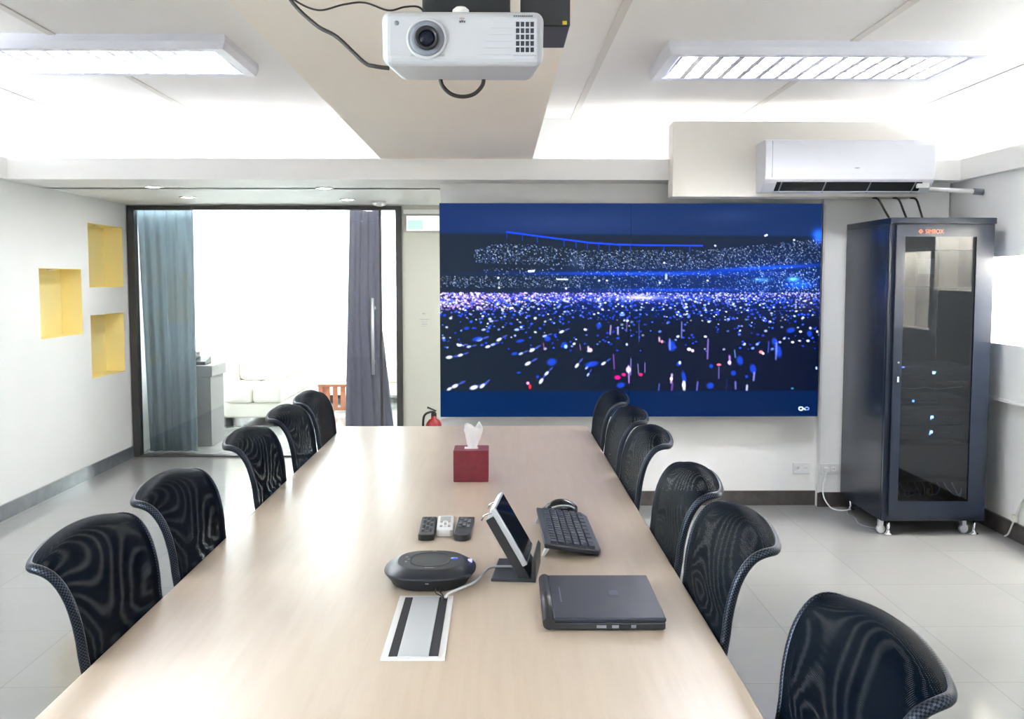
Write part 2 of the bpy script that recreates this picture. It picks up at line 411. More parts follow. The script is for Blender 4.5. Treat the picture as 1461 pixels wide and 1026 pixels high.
def window(n, u0, u1, v0, v1, f, d, parts):
    us = [u0]
    for k in range(parts):
        a = u0 + (u1 - u0) * k / parts; c = u0 + (u1 - u0) * (k + 1) / parts
        us += [a + 0.03, c - 0.03]
    us.append(u1)
    b = bmesh.new()
    lattice(b, us, [v0, v0 + 0.05, v1 - 0.05, v1], lambda i, j: i % 2 == 0 or j != 1, f, d)
    o = struct('window_%d' % n, b, M['white'])
    for k in range(parts):
        b = bmesh.new(); g = Vector(d) * 0.5; p0 = f(us[2 * k + 1], v0 + 0.05) + g; p1 = f(us[2 * k + 2], v1 - 0.05) + g + Vector(d) * 0.1
        bx(b, min(p0.x, p1.x), max(p0.x, p1.x), min(p0.y, p1.y), max(p0.y, p1.y), p0.z, p1.z)
        obj('window_pane', b, M['glass'], o)
window(2, *WL, lambda u, v: Vector((XL - 0.10, u, v)), (-0.05, 0, 0), 4)
window(3, *WG, lambda u, v: Vector((XL - 0.10, u, v)), (-0.05, 0, 0), 3)  # added window, extra daylight on the sofas
# ------------------------------------------------------------------ glass partition
door = bpy.data.objects.new('door_1', None); C.objects.link(door); door['kind'] = 'structure'
door.location = (-1.92, YD, 0)
b = bmesh.new()
with_holes(b, -3.04, -0.797, 0.0, 2.078, [(-2.985, -0.845, 0.012, 2.045)], lambda u, v: Vector((u, YD - 0.03, v)), (0, 0.09, 0))
obj('door_frame', b, M['darkmetal'], door, world=True)
obj('fixed_glass', box(-2.985, -0.985, YD + 0.012, YD + 0.020, 0.012, 2.045), M['glass'], door, world=True)
obj('side_glass', box(-0.965, -0.845, YD + 0.012, YD + 0.020, 0.012, 2.045), M['glass'], door, world=True)
obj('glass_edge', box(-0.985, -0.965, YD + 0.006, YD + 0.026, 0.012, 2.045), M['darkmetal'], door, world=True)
hb = bmesh.new(); tube(hb, [(-1.037, YD - 0.06, 0.69), (-1.037, YD - 0.06, 1.325)], 0.014, 12, False)
hd = obj('pull_handle', hb, M['steel'], door, world=True)
for z in (0.79, 1.24):
    hb = bmesh.new(); tube(hb, [(0.883, -0.06, z), (0.883, 0.015, z)], 0.011, 10, False)
    lathe(hb, [(0.02, 0), (0.02, 0.006)], 16, Matrix.Translation((0.883, 0.012, z)) @ Matrix.Rotation(PI / 2, 4, 'X'))
    obj('standoff', hb, M['chrome'], hd)

# ------------------------------------------------------------------ wall niches
def niche(name, h, x, s, depth, m, label, group, lamp):
    t = thing(name, label, 'wall niche', (x, (h[0] + h[1]) / 2, h[2]), 0, group)
    w = 0.004
    b = bmesh.new()
    y0, y1, z0, z1 = h; d = depth
    # open box: five walls as one connected shell
    o = [(y0, z0), (y1, z0), (y1, z1), (y0, z1)]; i = [(y0 + w, z0 + w), (y1 - w, z0 + w), (y1 - w, z1 - w), (y0 + w, z1 - w)]
    vo = [b.verts.new((x, a, c)) for a, c in o]; vi = [b.verts.new((x, a, c)) for a, c in i]
    vb = [b.verts.new((x + s * (d - w), a, c)) for a, c in i]; vB = [b.verts.new((x + s * d, a, c)) for a, c in o]
    for k in range(4):
        n = (k + 1) % 4
        b.faces.new((vo[k], vo[n], vi[n], vi[k])); b.faces.new((vi[k], vi[n], vb[n], vb[k])); b.faces.new((vo[n], vo[k], vB[k], vB[n]))
    b.faces.new(vb); b.faces.new(vB)
    bmesh.ops.recalc_face_normals(b, faces=b.faces)
    obj('niche_lining', b, m, t, world=True)
    if lamp == 'spot':
        yc = (y0 + y1) / 2
        lb = bmesh.new(); lathe(lb, [(0.028, 0.0), (0.028, -0.006), (0.022, -0.008)], 20, Matrix.Translation((x + s * 0.07, yc, z1 - w)))
        obj('niche_light', lb, M['offwhite'], t, world=True)
    else:
        lb = box(min(x + s * 0.03, x + s * 0.05), max(x + s * 0.03, x + s * 0.05), y0 + 0.04, y1 - 0.04, z1 - 0.022, z1 - w - 0.001)
        obj('niche_light', lb, M['nichelamp'], t, world=True)
        obj('light_lip', box(min(x + s * 0.004, x + s * 0.012), max(x + s * 0.004, x + s * 0.012), y0 + w, y1 - w, z1 - 0.034, z1 - w), m, t, world=True)
gN = 'yellow niches in the left wall'
niche('wall_niche', NL[0], XL, -1, 0.155, M['yellow'], 'yellow recessed niche standing alone, nearest the camera on the left white wall', gN, 'spot')
niche('wall_niche', NL[1], XL, -1, 0.155, M['yellow'], 'upper of the two yellow recessed niches one above the other beside the glass partition', gN, 'spot')
niche('wall_niche', NL[2], XL, -1, 0.155, M['yellow'], 'lower of the two yellow recessed niches one above the other beside the glass partition', gN, 'spot')
gN = 'lit white niches in the right wall'
niche('wall_niche', NR[0], XR, 1, 0.16, M['nwhite'], 'glowing white lit niche in the right wall beside the black server rack', gN, 'strip')
niche('wall_niche', NR[1], XR, 1, 0.16, M['nwhite'], 'lit white niche mirrored high in the rack door glass, beyond the picture edge', gN, 'strip')
niche('wall_niche', NR[2], XR, 1, 0.16, M['nwhite'], 'lit white niche mirrored tall and narrow in the rack door glass, beyond the picture edge', gN, 'strip')

# ------------------------------------------------------------------ ceiling lights
def fixture():
    t = thing('ceiling_light', '', 'ceiling light', (0, 0, 0), 0, 'fluorescent ceiling lights')
    W, D, H = 0.732, 0.315, 0.062      # half width, half depth, height; origin at the ceiling
    b = bmesh.new()
    # housing: frame ring with an open underside and a closed back
    o1 = [(-W + 0.02, -D + 0.02), (W - 0.02, -D + 0.02), (W - 0.02, D - 0.02), (-W + 0.02, D - 0.02)]
    rings = []
    for (gx, gy, z) in ((0.0, 0.0, 0.0), (0.0, 0.0, -0.03), (0.012, 0.012, -H), (0.055, 0.055, -H), (0.062, 0.062, -0.012)):
        rings.append([b.verts.new((sx * (W - gx), sy * (D - gy), z)) for sx, sy in ((-1, -1), (1, -1), (1, 1), (-1, 1))])
    for a, c in zip(rings, rings[1:]):
        for k in range(4): b.faces.new((a[k], a[(k + 1) % 4], c[(k + 1) % 4], c[k]))
    b.faces.new(rings[0][::-1]); b.faces.new(rings[-1])
    bmesh.ops.recalc_face_normals(b, faces=b.faces)
    obj('housing', b, M['tilewhite'], t)
    w, d = W - 0.064, D - 0.064
    us = [-w]; n = 14
    for k in range(n):
        a = -w + (2 * w) * k / n; c = -w + (2 * w) * (k + 1) / n
        us += [a + 0.014, c - 0.014]
    us.append(w)
    vs = [-d]
    for k in range(3):
        a = -d + 2 * d * k / 3; c = -d + 2 * d * (k + 1) / 3
        vs += [a + 0.012, c - 0.012]
    vs.append(d)
    b = bmesh.new()
    lattice(b, us, vs, lambda i, j: i % 2 == 0 or j % 2 == 0, lambda u, v: Vector((u, v, -H + 0.002)), (0, 0, 0.026))
    obj('louvre', b, M['louvre'], t)
    for k in range(3):
        y = -d + 2 * d * (k + 0.5) / 3
        b = bmesh.new(); tube(b, [(-w + 0.01, y, -0.027), (w - 0.01, y, -0.027)], 0.0095, 10, False)
        obj('tube_lamp', b, M['tube'], t)
    return t
fx0 = fixture()
fx0.location = (1.503, 4.98, ZC); fx0['label'] = 'louvred fluorescent ceiling light on the right, above the wall screen and air conditioner'
dup(fx0, (-1.935, 4.90, ZC), 0, 'louvred fluorescent ceiling light on the left, cut by the picture edge')
for (x, y, s) in ((1.515, -0.9, 'on the right behind the camera'), (-1.935, -0.9, 'on the left behind the camera')):  # unseen pair added behind the camera for its light
    dup(fx0, (x, y, ZC), 0, 'unseen louvred fluorescent ceiling light, added ' + s)
# cove tubes lying on the shelf behind the soffit lip
def cove(p, q, label, mm='cove'):
    b = bmesh.new(); tube(b, [p, q], 0.010, 10, False)
    o = tag(obj('cove_light', b, M[mm]), label, 'strip light', 'cove tube lights')
    rebase(o, ((p[0] + q[0]) / 2, (p[1] + q[1]) / 2, p[2] - 0.010))
zc = ZS + 0.06 + 0.010
cove((-3.3, 6.72, zc), (-0.76, 6.72, zc), 'white tube light hidden in the cove over the glass door, left of the beam', 'covefar')
cove((0.25, 6.72, zc), (3.2, 6.72, zc), 'white tube light hidden in the cove over the wall screen, right of the beam', 'covefar')
cove((-3.2, YB + 0.3, zc), (-3.2, 6.3, zc), 'white tube light hidden in the cove along the left wall')
cove((3.06, YB + 0.3, zc), (3.06, 6.3, zc), 'white tube light hidden in the cove along the right wall', 'coveright')
# downlights in the corridor ceiling
def downlight(x, y, label):
    t = thing('downlight', label, 'downlight', (x, y, ZS), 0, 'round downlights over the glass door')
    b = bmesh.new(); lathe(b, [(0.062, 0.0), (0.062, -0.004), (0.050, -0.007), (0.046, -0.002)], 28)
    obj('trim_ring', b, M['offwhite'], t)
    b = bmesh.new(); lathe(b, [(0.045, -0.0015), (0.045, -0.0035)], 24)
    obj('lamp', b, M['downlamp'], t)
downlight(-2.276, 6.80, 'round downlight at the left, nearer the camera, in the soffit over the glass door')
downlight(-1.162, 6.88, 'round downlight near the beam, nearer the camera, in the soffit over the glass door')
downlight(-2.303, 7.64, 'round downlight at the left, farther back, close to the glass partition')
downlight(-1.151, 7.85, 'round downlight near the beam, farther back, close to the glass door')
def added_panel_light(x, y, z, w, d, label, mm='panel'):  # unseen panels, added only for the light they give
    t = thing('added_panel_light', label, 'ceiling light', (x, y, z), 0, 'added unseen ceiling panels')
    b = bmesh.new(); us = [-w, -w + 0.02, w - 0.02, w]; vs = [-d, -d + 0.02, d - 0.02, d]
    lattice(b, us, vs, lambda i, j: not (i == 1 and j == 1), lambda u, v: Vector((u, v, -0.014)), (0, 0, 0.014))
    obj('panel_frame', b, M['white'], t)
    obj('diffuser', box(-w + 0.02, w - 0.02, -d + 0.02, d - 0.02, -0.012, -0.004), M[mm], t)
added_panel_light(0.55, 7.6, ZS, 0.6, 0.3, 'added unseen fill panel in the corridor ceiling behind the screen wall', 'panelc')  # added to brighten the cream wall and left wall
added_panel_light(-1.7, 10.2, 2.52, 0.6, 0.3, 'added unseen fill panel in the lounge ceiling near the glass partition')  # both lounge panels added out of view as extra light
added_panel_light(-1.7, 11.8, 2.52, 0.6, 0.3, 'added unseen fill panel in the lounge ceiling near the far window')
b = bmesh.new(); lathe(b, [(0.055, 0), (0.055, -0.018), (0.045, -0.032), (0.022, -0.040), (0.0, -0.041)], 28)
o = tag(obj('smoke_detector', b, M['white'], smooth=True), 'small white dome smoke detector on the soffit just before the glass door', 'smoke detector'); o.location = (-0.93, 8.03, ZS)

# ------------------------------------------------------------------ projector
pj = thing('projector', 'white projector with round lens hanging from the beige ceiling beam', 'projector', (-0.068, 2.10, 1.872))
b = bmesh.new()
t = bmesh.new(); bmesh.ops.create_cube(t, size=1)
for v in t.verts:
    fr = v.co.y < 0; lo = v.co.z < 0
    v.co = Vector((v.co.x * 0.312, v.co.y * 0.215, (0.0 if lo else 0.114)))
    if lo: v.co.z = 0.010 if fr else 0.021
    if (not fr) and lo: v.co.x *= 0.9
bmesh.ops.bevel(t, geom=t.edges[:], offset=0.018, segments=5, affect='EDGES', profile=0.5)
merge(b, t)
obj('body', b, M['pjw'], pj, smooth=False)
LX, LZ, FY = -0.0685, 0.060, -0.1075
RX = Matrix.Rotation(PI / 2, 4, 'X')
def face_lathe(prof, x, z, y=FY, seg=36):
    b = bmesh.new(); lathe(b, prof, seg, Matrix.Translation((x, y, z)) @ RX); return b
obj('lens_surround', face_lathe([(0.040, -0.004), (0.039, 0.003), (0.035, 0.004), (0.033, 0.001)], LX, LZ), M['pjw'], pj)
lr = obj('lens_ring', face_lathe([(0.0335, 0.0), (0.0335, 0.0035), (0.024, 0.0025), (0.0225, 0.002)], LX, LZ), M['greyp'], pj)
obj('lens_barrel', face_lathe([(0.0225, 0.0), (0.0225, 0.010), (0.018, 0.011), (0.0165, 0.006)], LX, LZ), M['black'], pj)
obj('lens', face_lathe([(0.0170, 0.003), (0.015, 0.007), (0.010, 0.0095), (0.004, 0.0105), (0.0, 0.0106)], LX, LZ), M['lens'], pj, smooth=True)
# exhaust grille: dark recess behind a white lattice
gx0, gx1, gz0, gz1 = 0.101, 0.138, 0.033, 0.093
obj('vent_recess', box(gx0, gx1, FY - 0.0008, FY + 0.004, gz0, gz1), M['grill'], pj)
us = [gx0 - 0.004]; 
for k in range(4):
    a = gx0 + (gx1 - gx0) * k / 4; us += [a + 0.0012, a + (gx1 - gx0) / 4 - 0.0012]
us.append(gx1 + 0.004); vs = [gz0 - 0.004]
for k in range(5):
    a = gz0 + (gz1 - gz0) * k / 5; vs += [a + 0.0012, a + (gz1 - gz0) / 5 - 0.0012]
vs.append(gz1 + 0.004)
b = bmesh.new(); lattice(b, us, vs, lambda i, j: i % 2 == 0 or j % 2 == 0, lambda u, v: Vector((u, FY - 0.004, v)), (0, 0.005, 0))
obj('vent_grille', b, M['pjw'], pj)
for k in range(10):
    obj('vent_slit', box(0.098 + k * 0.0038, 0.0998 + k * 0.0038, FY - 0.0006, FY + 0.004, 0.1015, 0.1045), M['grill'], pj)
for k in range(5):
    z = 0.030 + 0.0125 * k
    obj('seam', box(0.035 + (0.006 if k > 2 else 0) + 0.003 * k, 0.096, FY - 0.0004, FY + 0.002, z, z + 0.0008), M['greyprint'], pj)
obj('remote_sensor', face_lathe([(0.0045, -0.001), (0.0045, 0.0008), (0, 0.001)], -0.126, 0.089, seg=16), M['greyp'], pj)
obj('focus_slot', box(-0.100, -0.035, FY - 0.0006, FY + 0.008, 0.0265, 0.0310, r=0.0005), M['greyprint'], pj)
b = bmesh.new()
for k, (dx, dz, s) in enumerate(((-0.004, 0.002, 1.0), (0.0, 0.0028, 1.1), (0.0042, 0.002, 1.0))):
    prism(b, [(-0.0019, 0.002), (0, 0.0006), (0.0019, 0.002), (0.0013, -0.0012), (0.0008, -0.0035), (-0.0004, -0.0016), (-0.0012, -0.0035)], lambda u, v: Vector((u * s - 0.0005 + dx, FY - 0.0006, v * s + 0.0905 + dz)), (0, 0.001, 0))
obj('bird_emblem', b, M['darkprint'], pj)
b = text_bm('VIEW', 0.0045, 0.0002)
bmesh.ops.transform(b, matrix=Matrix.Translation((-0.0062, FY - 0.0004, 0.0965)) @ RX, verts=b.verts)
obj('emblem_text', b, M['redprint'], pj)
b = bmesh.new(); lathe(b, [(0.014, 0), (0.017, 0.004), (0.016, 0.012), (0.010, 0.017), (0.0, 0.018)], 24, Matrix.Translation((-0.005, -0.06, 0.114)))
obj('foot_knob', b, M['white'], pj, smooth=True)
# ceiling bracket
br_ = thing('projector_bracket', 'black metal bracket box above the white projector', 'bracket', (-0.005, 2.26, 1.99))
obj('plate', box(-0.155, 0.025, 2.13, 2.33, 1.992, 2.05, r=0.004), M['blackmatte'], br_, world=True)
obj('side_box', box(0.045, 0.150, 2.16, 2.36, 1.997, 2.075, r=0.003), M['black'], br_, world=True)
obj('cross_bar', box(0.02, 0.05, 2.22, 2.26, 2.01, 2.03), M['blackmatte'], br_, world=True)
obj('ceiling_column', box(-0.09, -0.02, 2.2, 2.27, 2.045, ZL, r=0.003), M['blackmatte'], br_, world=True)
obj('sticker', box(0.134, 0.143, 2.156, 2.1605, 2.000, 2.007), M['yellowp'], br_, world=True)
obj('bracket_strap', box(0.024, 0.046, 2.15, 2.19, 2.02, 2.065), M['beam'], br_, world=True)
def cable(name, pts, r, m, label, cat='cable', group=None, seg=8):
    b = bmesh.new(); tube(b, pts, r, seg)
    o = tag(obj(name, b, m), label, cat, group); p = Vector(pts[0]); rebase(o, p); return o
cable('power_cable', [(-0.47, 2.25, 2.213), (-0.462, 2.2, 2.12), (-0.43, 2.17, 2.05), (-0.375, 2.15, 1.995), (-0.33, 2.14, 1.968), (-0.275, 2.12, 1.915), (-0.25, 2.10, 1.902), (-0.22, 2.10, 1.898)], 0.0042, M['cable'], 'thick black cable drooping from the beam to the left side of the projector')
cable('signal_cable', [(-0.462, 2.21, 2.10), (-0.435, 2.22, 2.066), (-0.385, 2.23, 2.046), (-0.33, 2.23, 2.058), (-0.285, 2.23, 2.062), (-0.235, 2.23, 2.046), (-0.2, 2.24, 2.056), (-0.17, 2.26, 2.06), (-0.153, 2.28, 2.04)], 0.0022, M['cable'], 'thin black cable running from the thick cable to the projector bracket')
cable('loop_cable', [(-0.122, 2.18, 1.900), (-0.118, 2.18, 1.880), (-0.10, 2.18, 1.862), (-0.075, 2.18, 1.856), (-0.05, 2.18, 1.862), (-0.033, 2.18, 1.880), (-0.030, 2.18, 1.900)], 0.0042, M['cable'], 'short black cable looping down below the projector')

# ------------------------------------------------------------------ air conditioner
ac = thing('air_conditioner', 'white wall-mounted split air conditioner on the ivory bulkhead', 'air conditioner', (2.055, 6.2, 1.99))
prof = [(6.2, 1.995), (6.2, 2.29), (6.02, 2.292), (5.995, 2.285), (5.985, 2.26), (5.985, 2.10), (5.992, 2.06), (6.015, 2.04), (6.09, 1.992)]
b = bmesh.new(); prism(b, prof, lambda y, z: Vector((1.56, y, z)), (1.0, 0, 0), 0.004)
obj('body', b, M['ac'], ac, world=True)
b = bmesh.new(); prism(b, [(6.009, 2.048), (6.004, 2.044), (6.080, 1.992), (6.085, 1.996)], lambda y, z: Vector((1.635, y, z)), (0.86, 0, 0))
obj('outlet', b, M['blackmatte'], ac, world=True)
b = bmesh.new(); prism(b, [(6.065, 1.998), (6.060, 1.994), (6.098, 1.985), (6.100, 1.989)], lambda y, z: Vector((1.63, y, z)), (0.87, 0, 0), 0.001)
obj('flap', b, M['ac'], ac, world=True)
for x in (1.66, 1.92, 2.185, 2.45):
    b = bmesh.new(); prism(b, [(6.006, 2.046), (5.998, 2.040), (6.074, 1.988), (6.08, 1.993)], lambda y, z: Vector((x, y, z)), (0.006, 0, 0))
    obj('vane', b, M['greyp'], ac, world=True)
obj('display_panel', box(2.465, 2.54, 6.012, 6.03, 2.012, 2.046, r=0.003), M['offwhite'], ac, world=True)
obj('panel_seam', box(1.60, 1.603, 5.983, 5.99, 2.07, 2.28), M['greyprint'], ac, world=True)
b = bmesh.new(); prism(b, [(-0.018, 0), (-0.006, 0.004), (0.006, 0.004), (0.018, 0), (0.006, -0.004), (-0.006, -0.004)], lambda u, v: Vector((2.10 + u, 5.9835, 2.125 + v)), (0, 0.002, 0))
obj('badge', b, M['greyprint'], ac, world=True)
b = bmesh.new(); tube(b, [(2.54, 6.12, 2.015), (2.845, 6.10, 2.0)], 0.014, 12, False)
dp = tag(obj('drain_pipe', b, M['offwhite']), 'white pipe running from the air conditioner to the right wall', 'pipe'); rebase(dp, (2.69, 6.11, 2.0))
b = bmesh.new(); tube(b, [(2.84, 6.10, 2.0), (2.899, 6.097, 1.997)], 0.019, 12, False)
obj('pipe_collar', b, M['greyp'], dp, world=True)

# ------------------------------------------------------------------ video wall
VX0, VX1, VZ0, VZ1 = -0.368, 2.032, 0.606, 1.950
GW, GH = 640, 358
rng = np.random.default_rng(11)
img = np.zeros((GH, GW, 3))
kx, ky = GW / 543.0, GH / 303.0
def pxy(x, y): return (x - 627) * kx, (y - 291) * ky
yy, xx = np.mgrid[0:GH, 0:GW]
TX = xx / kx + 627; TY = yy / ky + 291
def c3(r, g, b): return np.array([r, g, b], float)
base = np.zeros_like(img)
fx = np.clip((TX - 627) / 543, 0, 1)[..., None]
top = c3(28, 56, 112) * (1 - fx) + c3(26, 54, 108) * fx
haze = np.exp(-((TX - 800) / 130) ** 2 - ((TY - 318) / 18) ** 2) + 0.9 * np.exp(-((TX - 1040) / 40) ** 2 - ((TY - 308) / 10) ** 2)
top = top + haze[..., None] * c3(16, 12, 12)
mid = c3(38, 50, 66) * (1 - fx) + c3(24, 38, 62) * fx
gy = np.clip((TY - 405) / 70, 0, 1)[..., None]
low = (c3(32, 44, 58) * (1 - fx) + c3(3, 15, 46) * fx)
body = mid * (1 - gy) + low * gy
bot = c3(0, 44, 98) * (1 - fx) + c3(0, 32, 82) * fx
edge = np.clip((TY - (331 + 4 * fx[..., 0])) / 4, 0, 1)[..., None]
img = top * (1 - edge) + body * edge
# blue washes of the tiers
def wash(cx, cy, sx, sy, col, k=1.0, slope=0.0):
    global img
    g = k * np.exp(-((TX - cx) / sx) ** 2 - ((TY - cy - slope * (TX - cx)) / sy) ** 2)
    img = img * (1 - 0.6 * g[..., None]) + g[..., None] * np.array(col, float)
wash(960, 400, 150, 22, (0, 36, 120), 0.6); wash(1110, 395, 80, 35, (6, 40, 130), 0.6)
wash(900, 389, 160, 3.0, (0, 50, 200), 0.85); wash(1090, 381, 90, 3.0, (0, 55, 210), 0.8, -0.05)
wash(960, 412, 110, 2.5, (0, 40, 170), 0.9); wash(770, 423, 140, 7, (60, 50, 160), 0.6)
wash(940, 423, 150, 7, (40, 60, 200), 0.6); wash(660, 432, 40, 10, (60, 30, 110), 0.6)
wash(900, 440, 220, 12, (0, 24, 100), 0.6); wash(1165, 337, 9, 10, (20, 80, 240), 1.0)
wash(1140, 405, 18, 5, (0, 70, 230), 0.9); wash(1130, 397, 8, 3, (90, 200, 240), 0.9); wash(1085, 398, 12, 3, (60, 160, 220), 0.6)
wash(912, 423, 26, 3.0, (190, 170, 245), 0.95); wash(820, 372, 10, 9, (70, 90, 120), 0.5)
wash(1150, 430, 18, 14, (60, 45, 70), 0.6)
def spot(x, y, rx, ry, ang, col, a=1.0):
    """soft ellipse in photo pixels"""
    X, Y = pxy(x, y); R = int(max(rx, ry) * 1.3 * max(kx, ky)) + 3
    x0, x1, y0, y1 = max(0, int(X) - R), min(GW, int(X) + R + 1), max(0, int(Y) - R), min(GH, int(Y) + R + 1)
    if x0 >= x1 or y0 >= y1: return
    dx = (TX[y0:y1, x0:x1] - x); dy = (TY[y0:y1, x0:x1] - y)
    ca, sa = math.cos(ang), math.sin(ang)
    u = (dx * ca + dy * sa) / rx; v = (-dx * sa + dy * ca) / ry
    g = a * np.clip(1.6 - 1.6 * (u * u + v * v) ** 0.75, 0, 1)[..., None]
    img[y0:y1, x0:x1] = img[y0:y1, x0:x1] * (1 - g) + np.array(col, float) * g
def line(p, q, r, col, a=1.0):
    a = a if a > 0.8 else a * 0.55
    n = max(2, int(math.hypot(q[0] - p[0], q[1] - p[1]) / 0.7))
    for k in range(n + 1):
        t = k / n; spot(p[0] + (q[0] - p[0]) * t, p[1] + (q[1] - p[1]) * t, r, r, 0, col, a)
# roof truss
tr = [(722, 331), (760, 336), (800, 341), (840, 346), (880, 348.5), (930, 349.5), (1000, 350)]
for p, q in zip(tr, tr[1:]):
    line(p, q, 1.5, (22, 64, 220), 0.82)
for x in (722, 744, 765, 803, 820, 836, 852, 867, 882, 897, 945, 982):
    ty = np.interp(x, [t[0] for t in tr], [t[1] for t in tr]); line((x, ty), (x, ty + 9), 0.8, (20, 60, 190), 0.81)
U = rng.uniform
cols_far = [(150, 176, 222), (120, 150, 210), (190, 205, 235), (90, 120, 210)]
def dots(n, fx_, fy_, r0, r1, cols, a0=0.5, a1=1.0, asp=1.0, keep=None):
    for _ in range(n):
        x = fx_(); y = fy_(x)
        if x < 627 or x > 1170 or (keep and not keep(x, y)): continue
        r = U(r0, r1); spot(x, y, r * asp, r, U(-0.6, 0.3), cols[rng.integers(len(cols))], U(a0, a1))
# upper tier
dots(520, lambda: U(676, 830), lambda x: U(348 + max(0, (705 - x)) * 0.3, 374 + (x - 676) * 0.03), 0.6, 1.1, cols_far, keep=lambda x, y: not (y < 344 + (x - 720) * 0.11))
dots(900, lambda: U(825, 1010), lambda x: U(356, 383), 0.6, 1.0, cols_far, 0.35, 0.95)
dots(800, lambda: U(1010, 1168), lambda x: U(356 - (x - 1010) * 0.10, 384 - (x - 1010) * 0.06), 0.6, 1.0, cols_far, 0.35, 0.95)
# second tier
dots(480, lambda: U(628, 830), lambda x: U(393, 409), 0.6, 1.0, cols_far, 0.4, 0.95)
dots(60, lambda: U(690, 800), lambda x: U(381, 392), 0.6, 1.0, cols_far)
dots(750, lambda: U(820, 1168), lambda x: U(386, 414), 0.6, 1.0, [(110, 150, 250), (150, 180, 250), (60, 100, 230), (200, 215, 250)], 0.35, 0.9)
dots(350, lambda: U(1050, 1168), lambda x: U(380, 418), 0.6, 1.2, [(110, 160, 250), (170, 205, 250), (60, 100, 240)], 0.4, 0.95)
# floor, from the far edge down
near = [(170, 165, 255), (215, 215, 255), (120, 130, 250), (70, 90, 240), (190, 170, 250)]
dots(1150, lambda: U(627, 1170), lambda x: 416 + abs(rng.normal(0, 7)), 0.7, 1.4, near, 0.5, 1.0, 1.3)
dots(360, lambda: 627 + abs(rng.normal(0, 75)), lambda x: U(416, 440), 0.9, 1.8, [(214, 190, 250), (180, 160, 250), (235, 225, 255), (150, 110, 220)], 0.5, 1.0, 1.4)
dots(850, lambda: U(627, 1170), lambda x: 424 + abs(rng.normal(0, 20)), 0.9, 1.9, [(190, 208, 255), (70, 110, 255), (30, 70, 240), (225, 234, 255), (30, 60, 215), (40, 80, 245)], 0.5, 1.0, 1.4)
dots(190, lambda: U(627, 1170), lambda x: U(446, 500), 1.2, 2.4, [(205, 216, 255), (40, 80, 250), (24, 60, 225), (30, 70, 235), (110, 145, 255)], 0.6, 1.0, 1.4)
for x, y in ((648, 418), (657, 418), (710, 395), (711, 409), (806, 410), (853, 399), (864, 399), (946, 374), (1018, 350), (1091, 335), (1089, 336), (1130, 342), (1008, 399), (940, 402)):
    spot(x, y, 2.0, 1.7, 0, (220, 232, 250))
line((753, 386), (760, 385.5), 1.7, (235, 240, 250)); line((793, 397), (808, 397.5), 1.2, (200, 220, 245)); line((949, 390), (949, 397), 2.2, (170, 190, 245), 0.7)
# raised hands and wands, left, leaning
for x, y, a, s in ((640, 508, -.15, 1.5), (656, 505, -.3, 1.2), (655, 491, -.1, 1.2), (668, 493, -.2, 1.1), (683, 483, -.3, 1.4), (695, 493, -.3, 1.2), (711, 483, -.5, 1.3), (736, 469, -.1, 1.1), (702, 490, -.3, 1.0),
                   (752, 517, -.5, 1.5), (758, 498, -.5, 1.4), (742, 503, -.4, 1.1), (640, 553, -.5, 1.2), (648, 549, -.45, 1.6), (675, 551, -.3, 1.9), (687, 549, -.7, 1.4), (771, 542, -1.0, 1.5), (779, 531, -.8, 1.2),
                   (822, 520, -.9, 1.3), (860, 517, -.6, 1.2), (836, 523, -.8, 1.0), (838, 533, -1.0, .9), (800, 472, -.4, 1.2), (776, 478, -.3, 1.1), (689, 469, -.2, 1.0), (700, 457, -.1, 1.0)):
    spot(x, y, 4.2 * s, 2.0 * s, a, (206, 212, 255) if s > 1.15 else (150, 170, 250), 0.95)
    spot(x + 7 * s * math.cos(a), y + 7 * s * math.sin(a), 4.5 * s, 1.3 * s, a, (70, 90, 210), 0.8)
for x, y, rx, ry in ((680, 482, 10, 4), (741, 485, 8, 3), (786, 515, 9, 7), (843, 518, 13, 5), (804, 491, 6, 6), (733, 503, 6, 3), (766, 536, 3, 3), (885, 548, 8, 5), (665, 467, 5, 3), (853, 463, 5, 5), (739, 530, 4, 2), (958, 492, 7, 10), (1047, 531, 5, 5), (1056, 513, 6, 9), (1015, 521, 4, 4), (1111, 500, 6, 12), (1014, 549, 7, 6), (976, 537, 4, 12), (968, 518, 4, 4), (1128, 470, 8, 5), (1075, 525, 6, 9), (1105, 486, 5, 7), (780, 482, 6, 5), (1066, 536, 3, 3), (1155, 475, 5, 6)):
    spot(x, y, rx, ry, -0.2, (24, 70, 224), 0.8)
spot(806, 493, 3, 3.5, 0, (150, 200, 255)); 
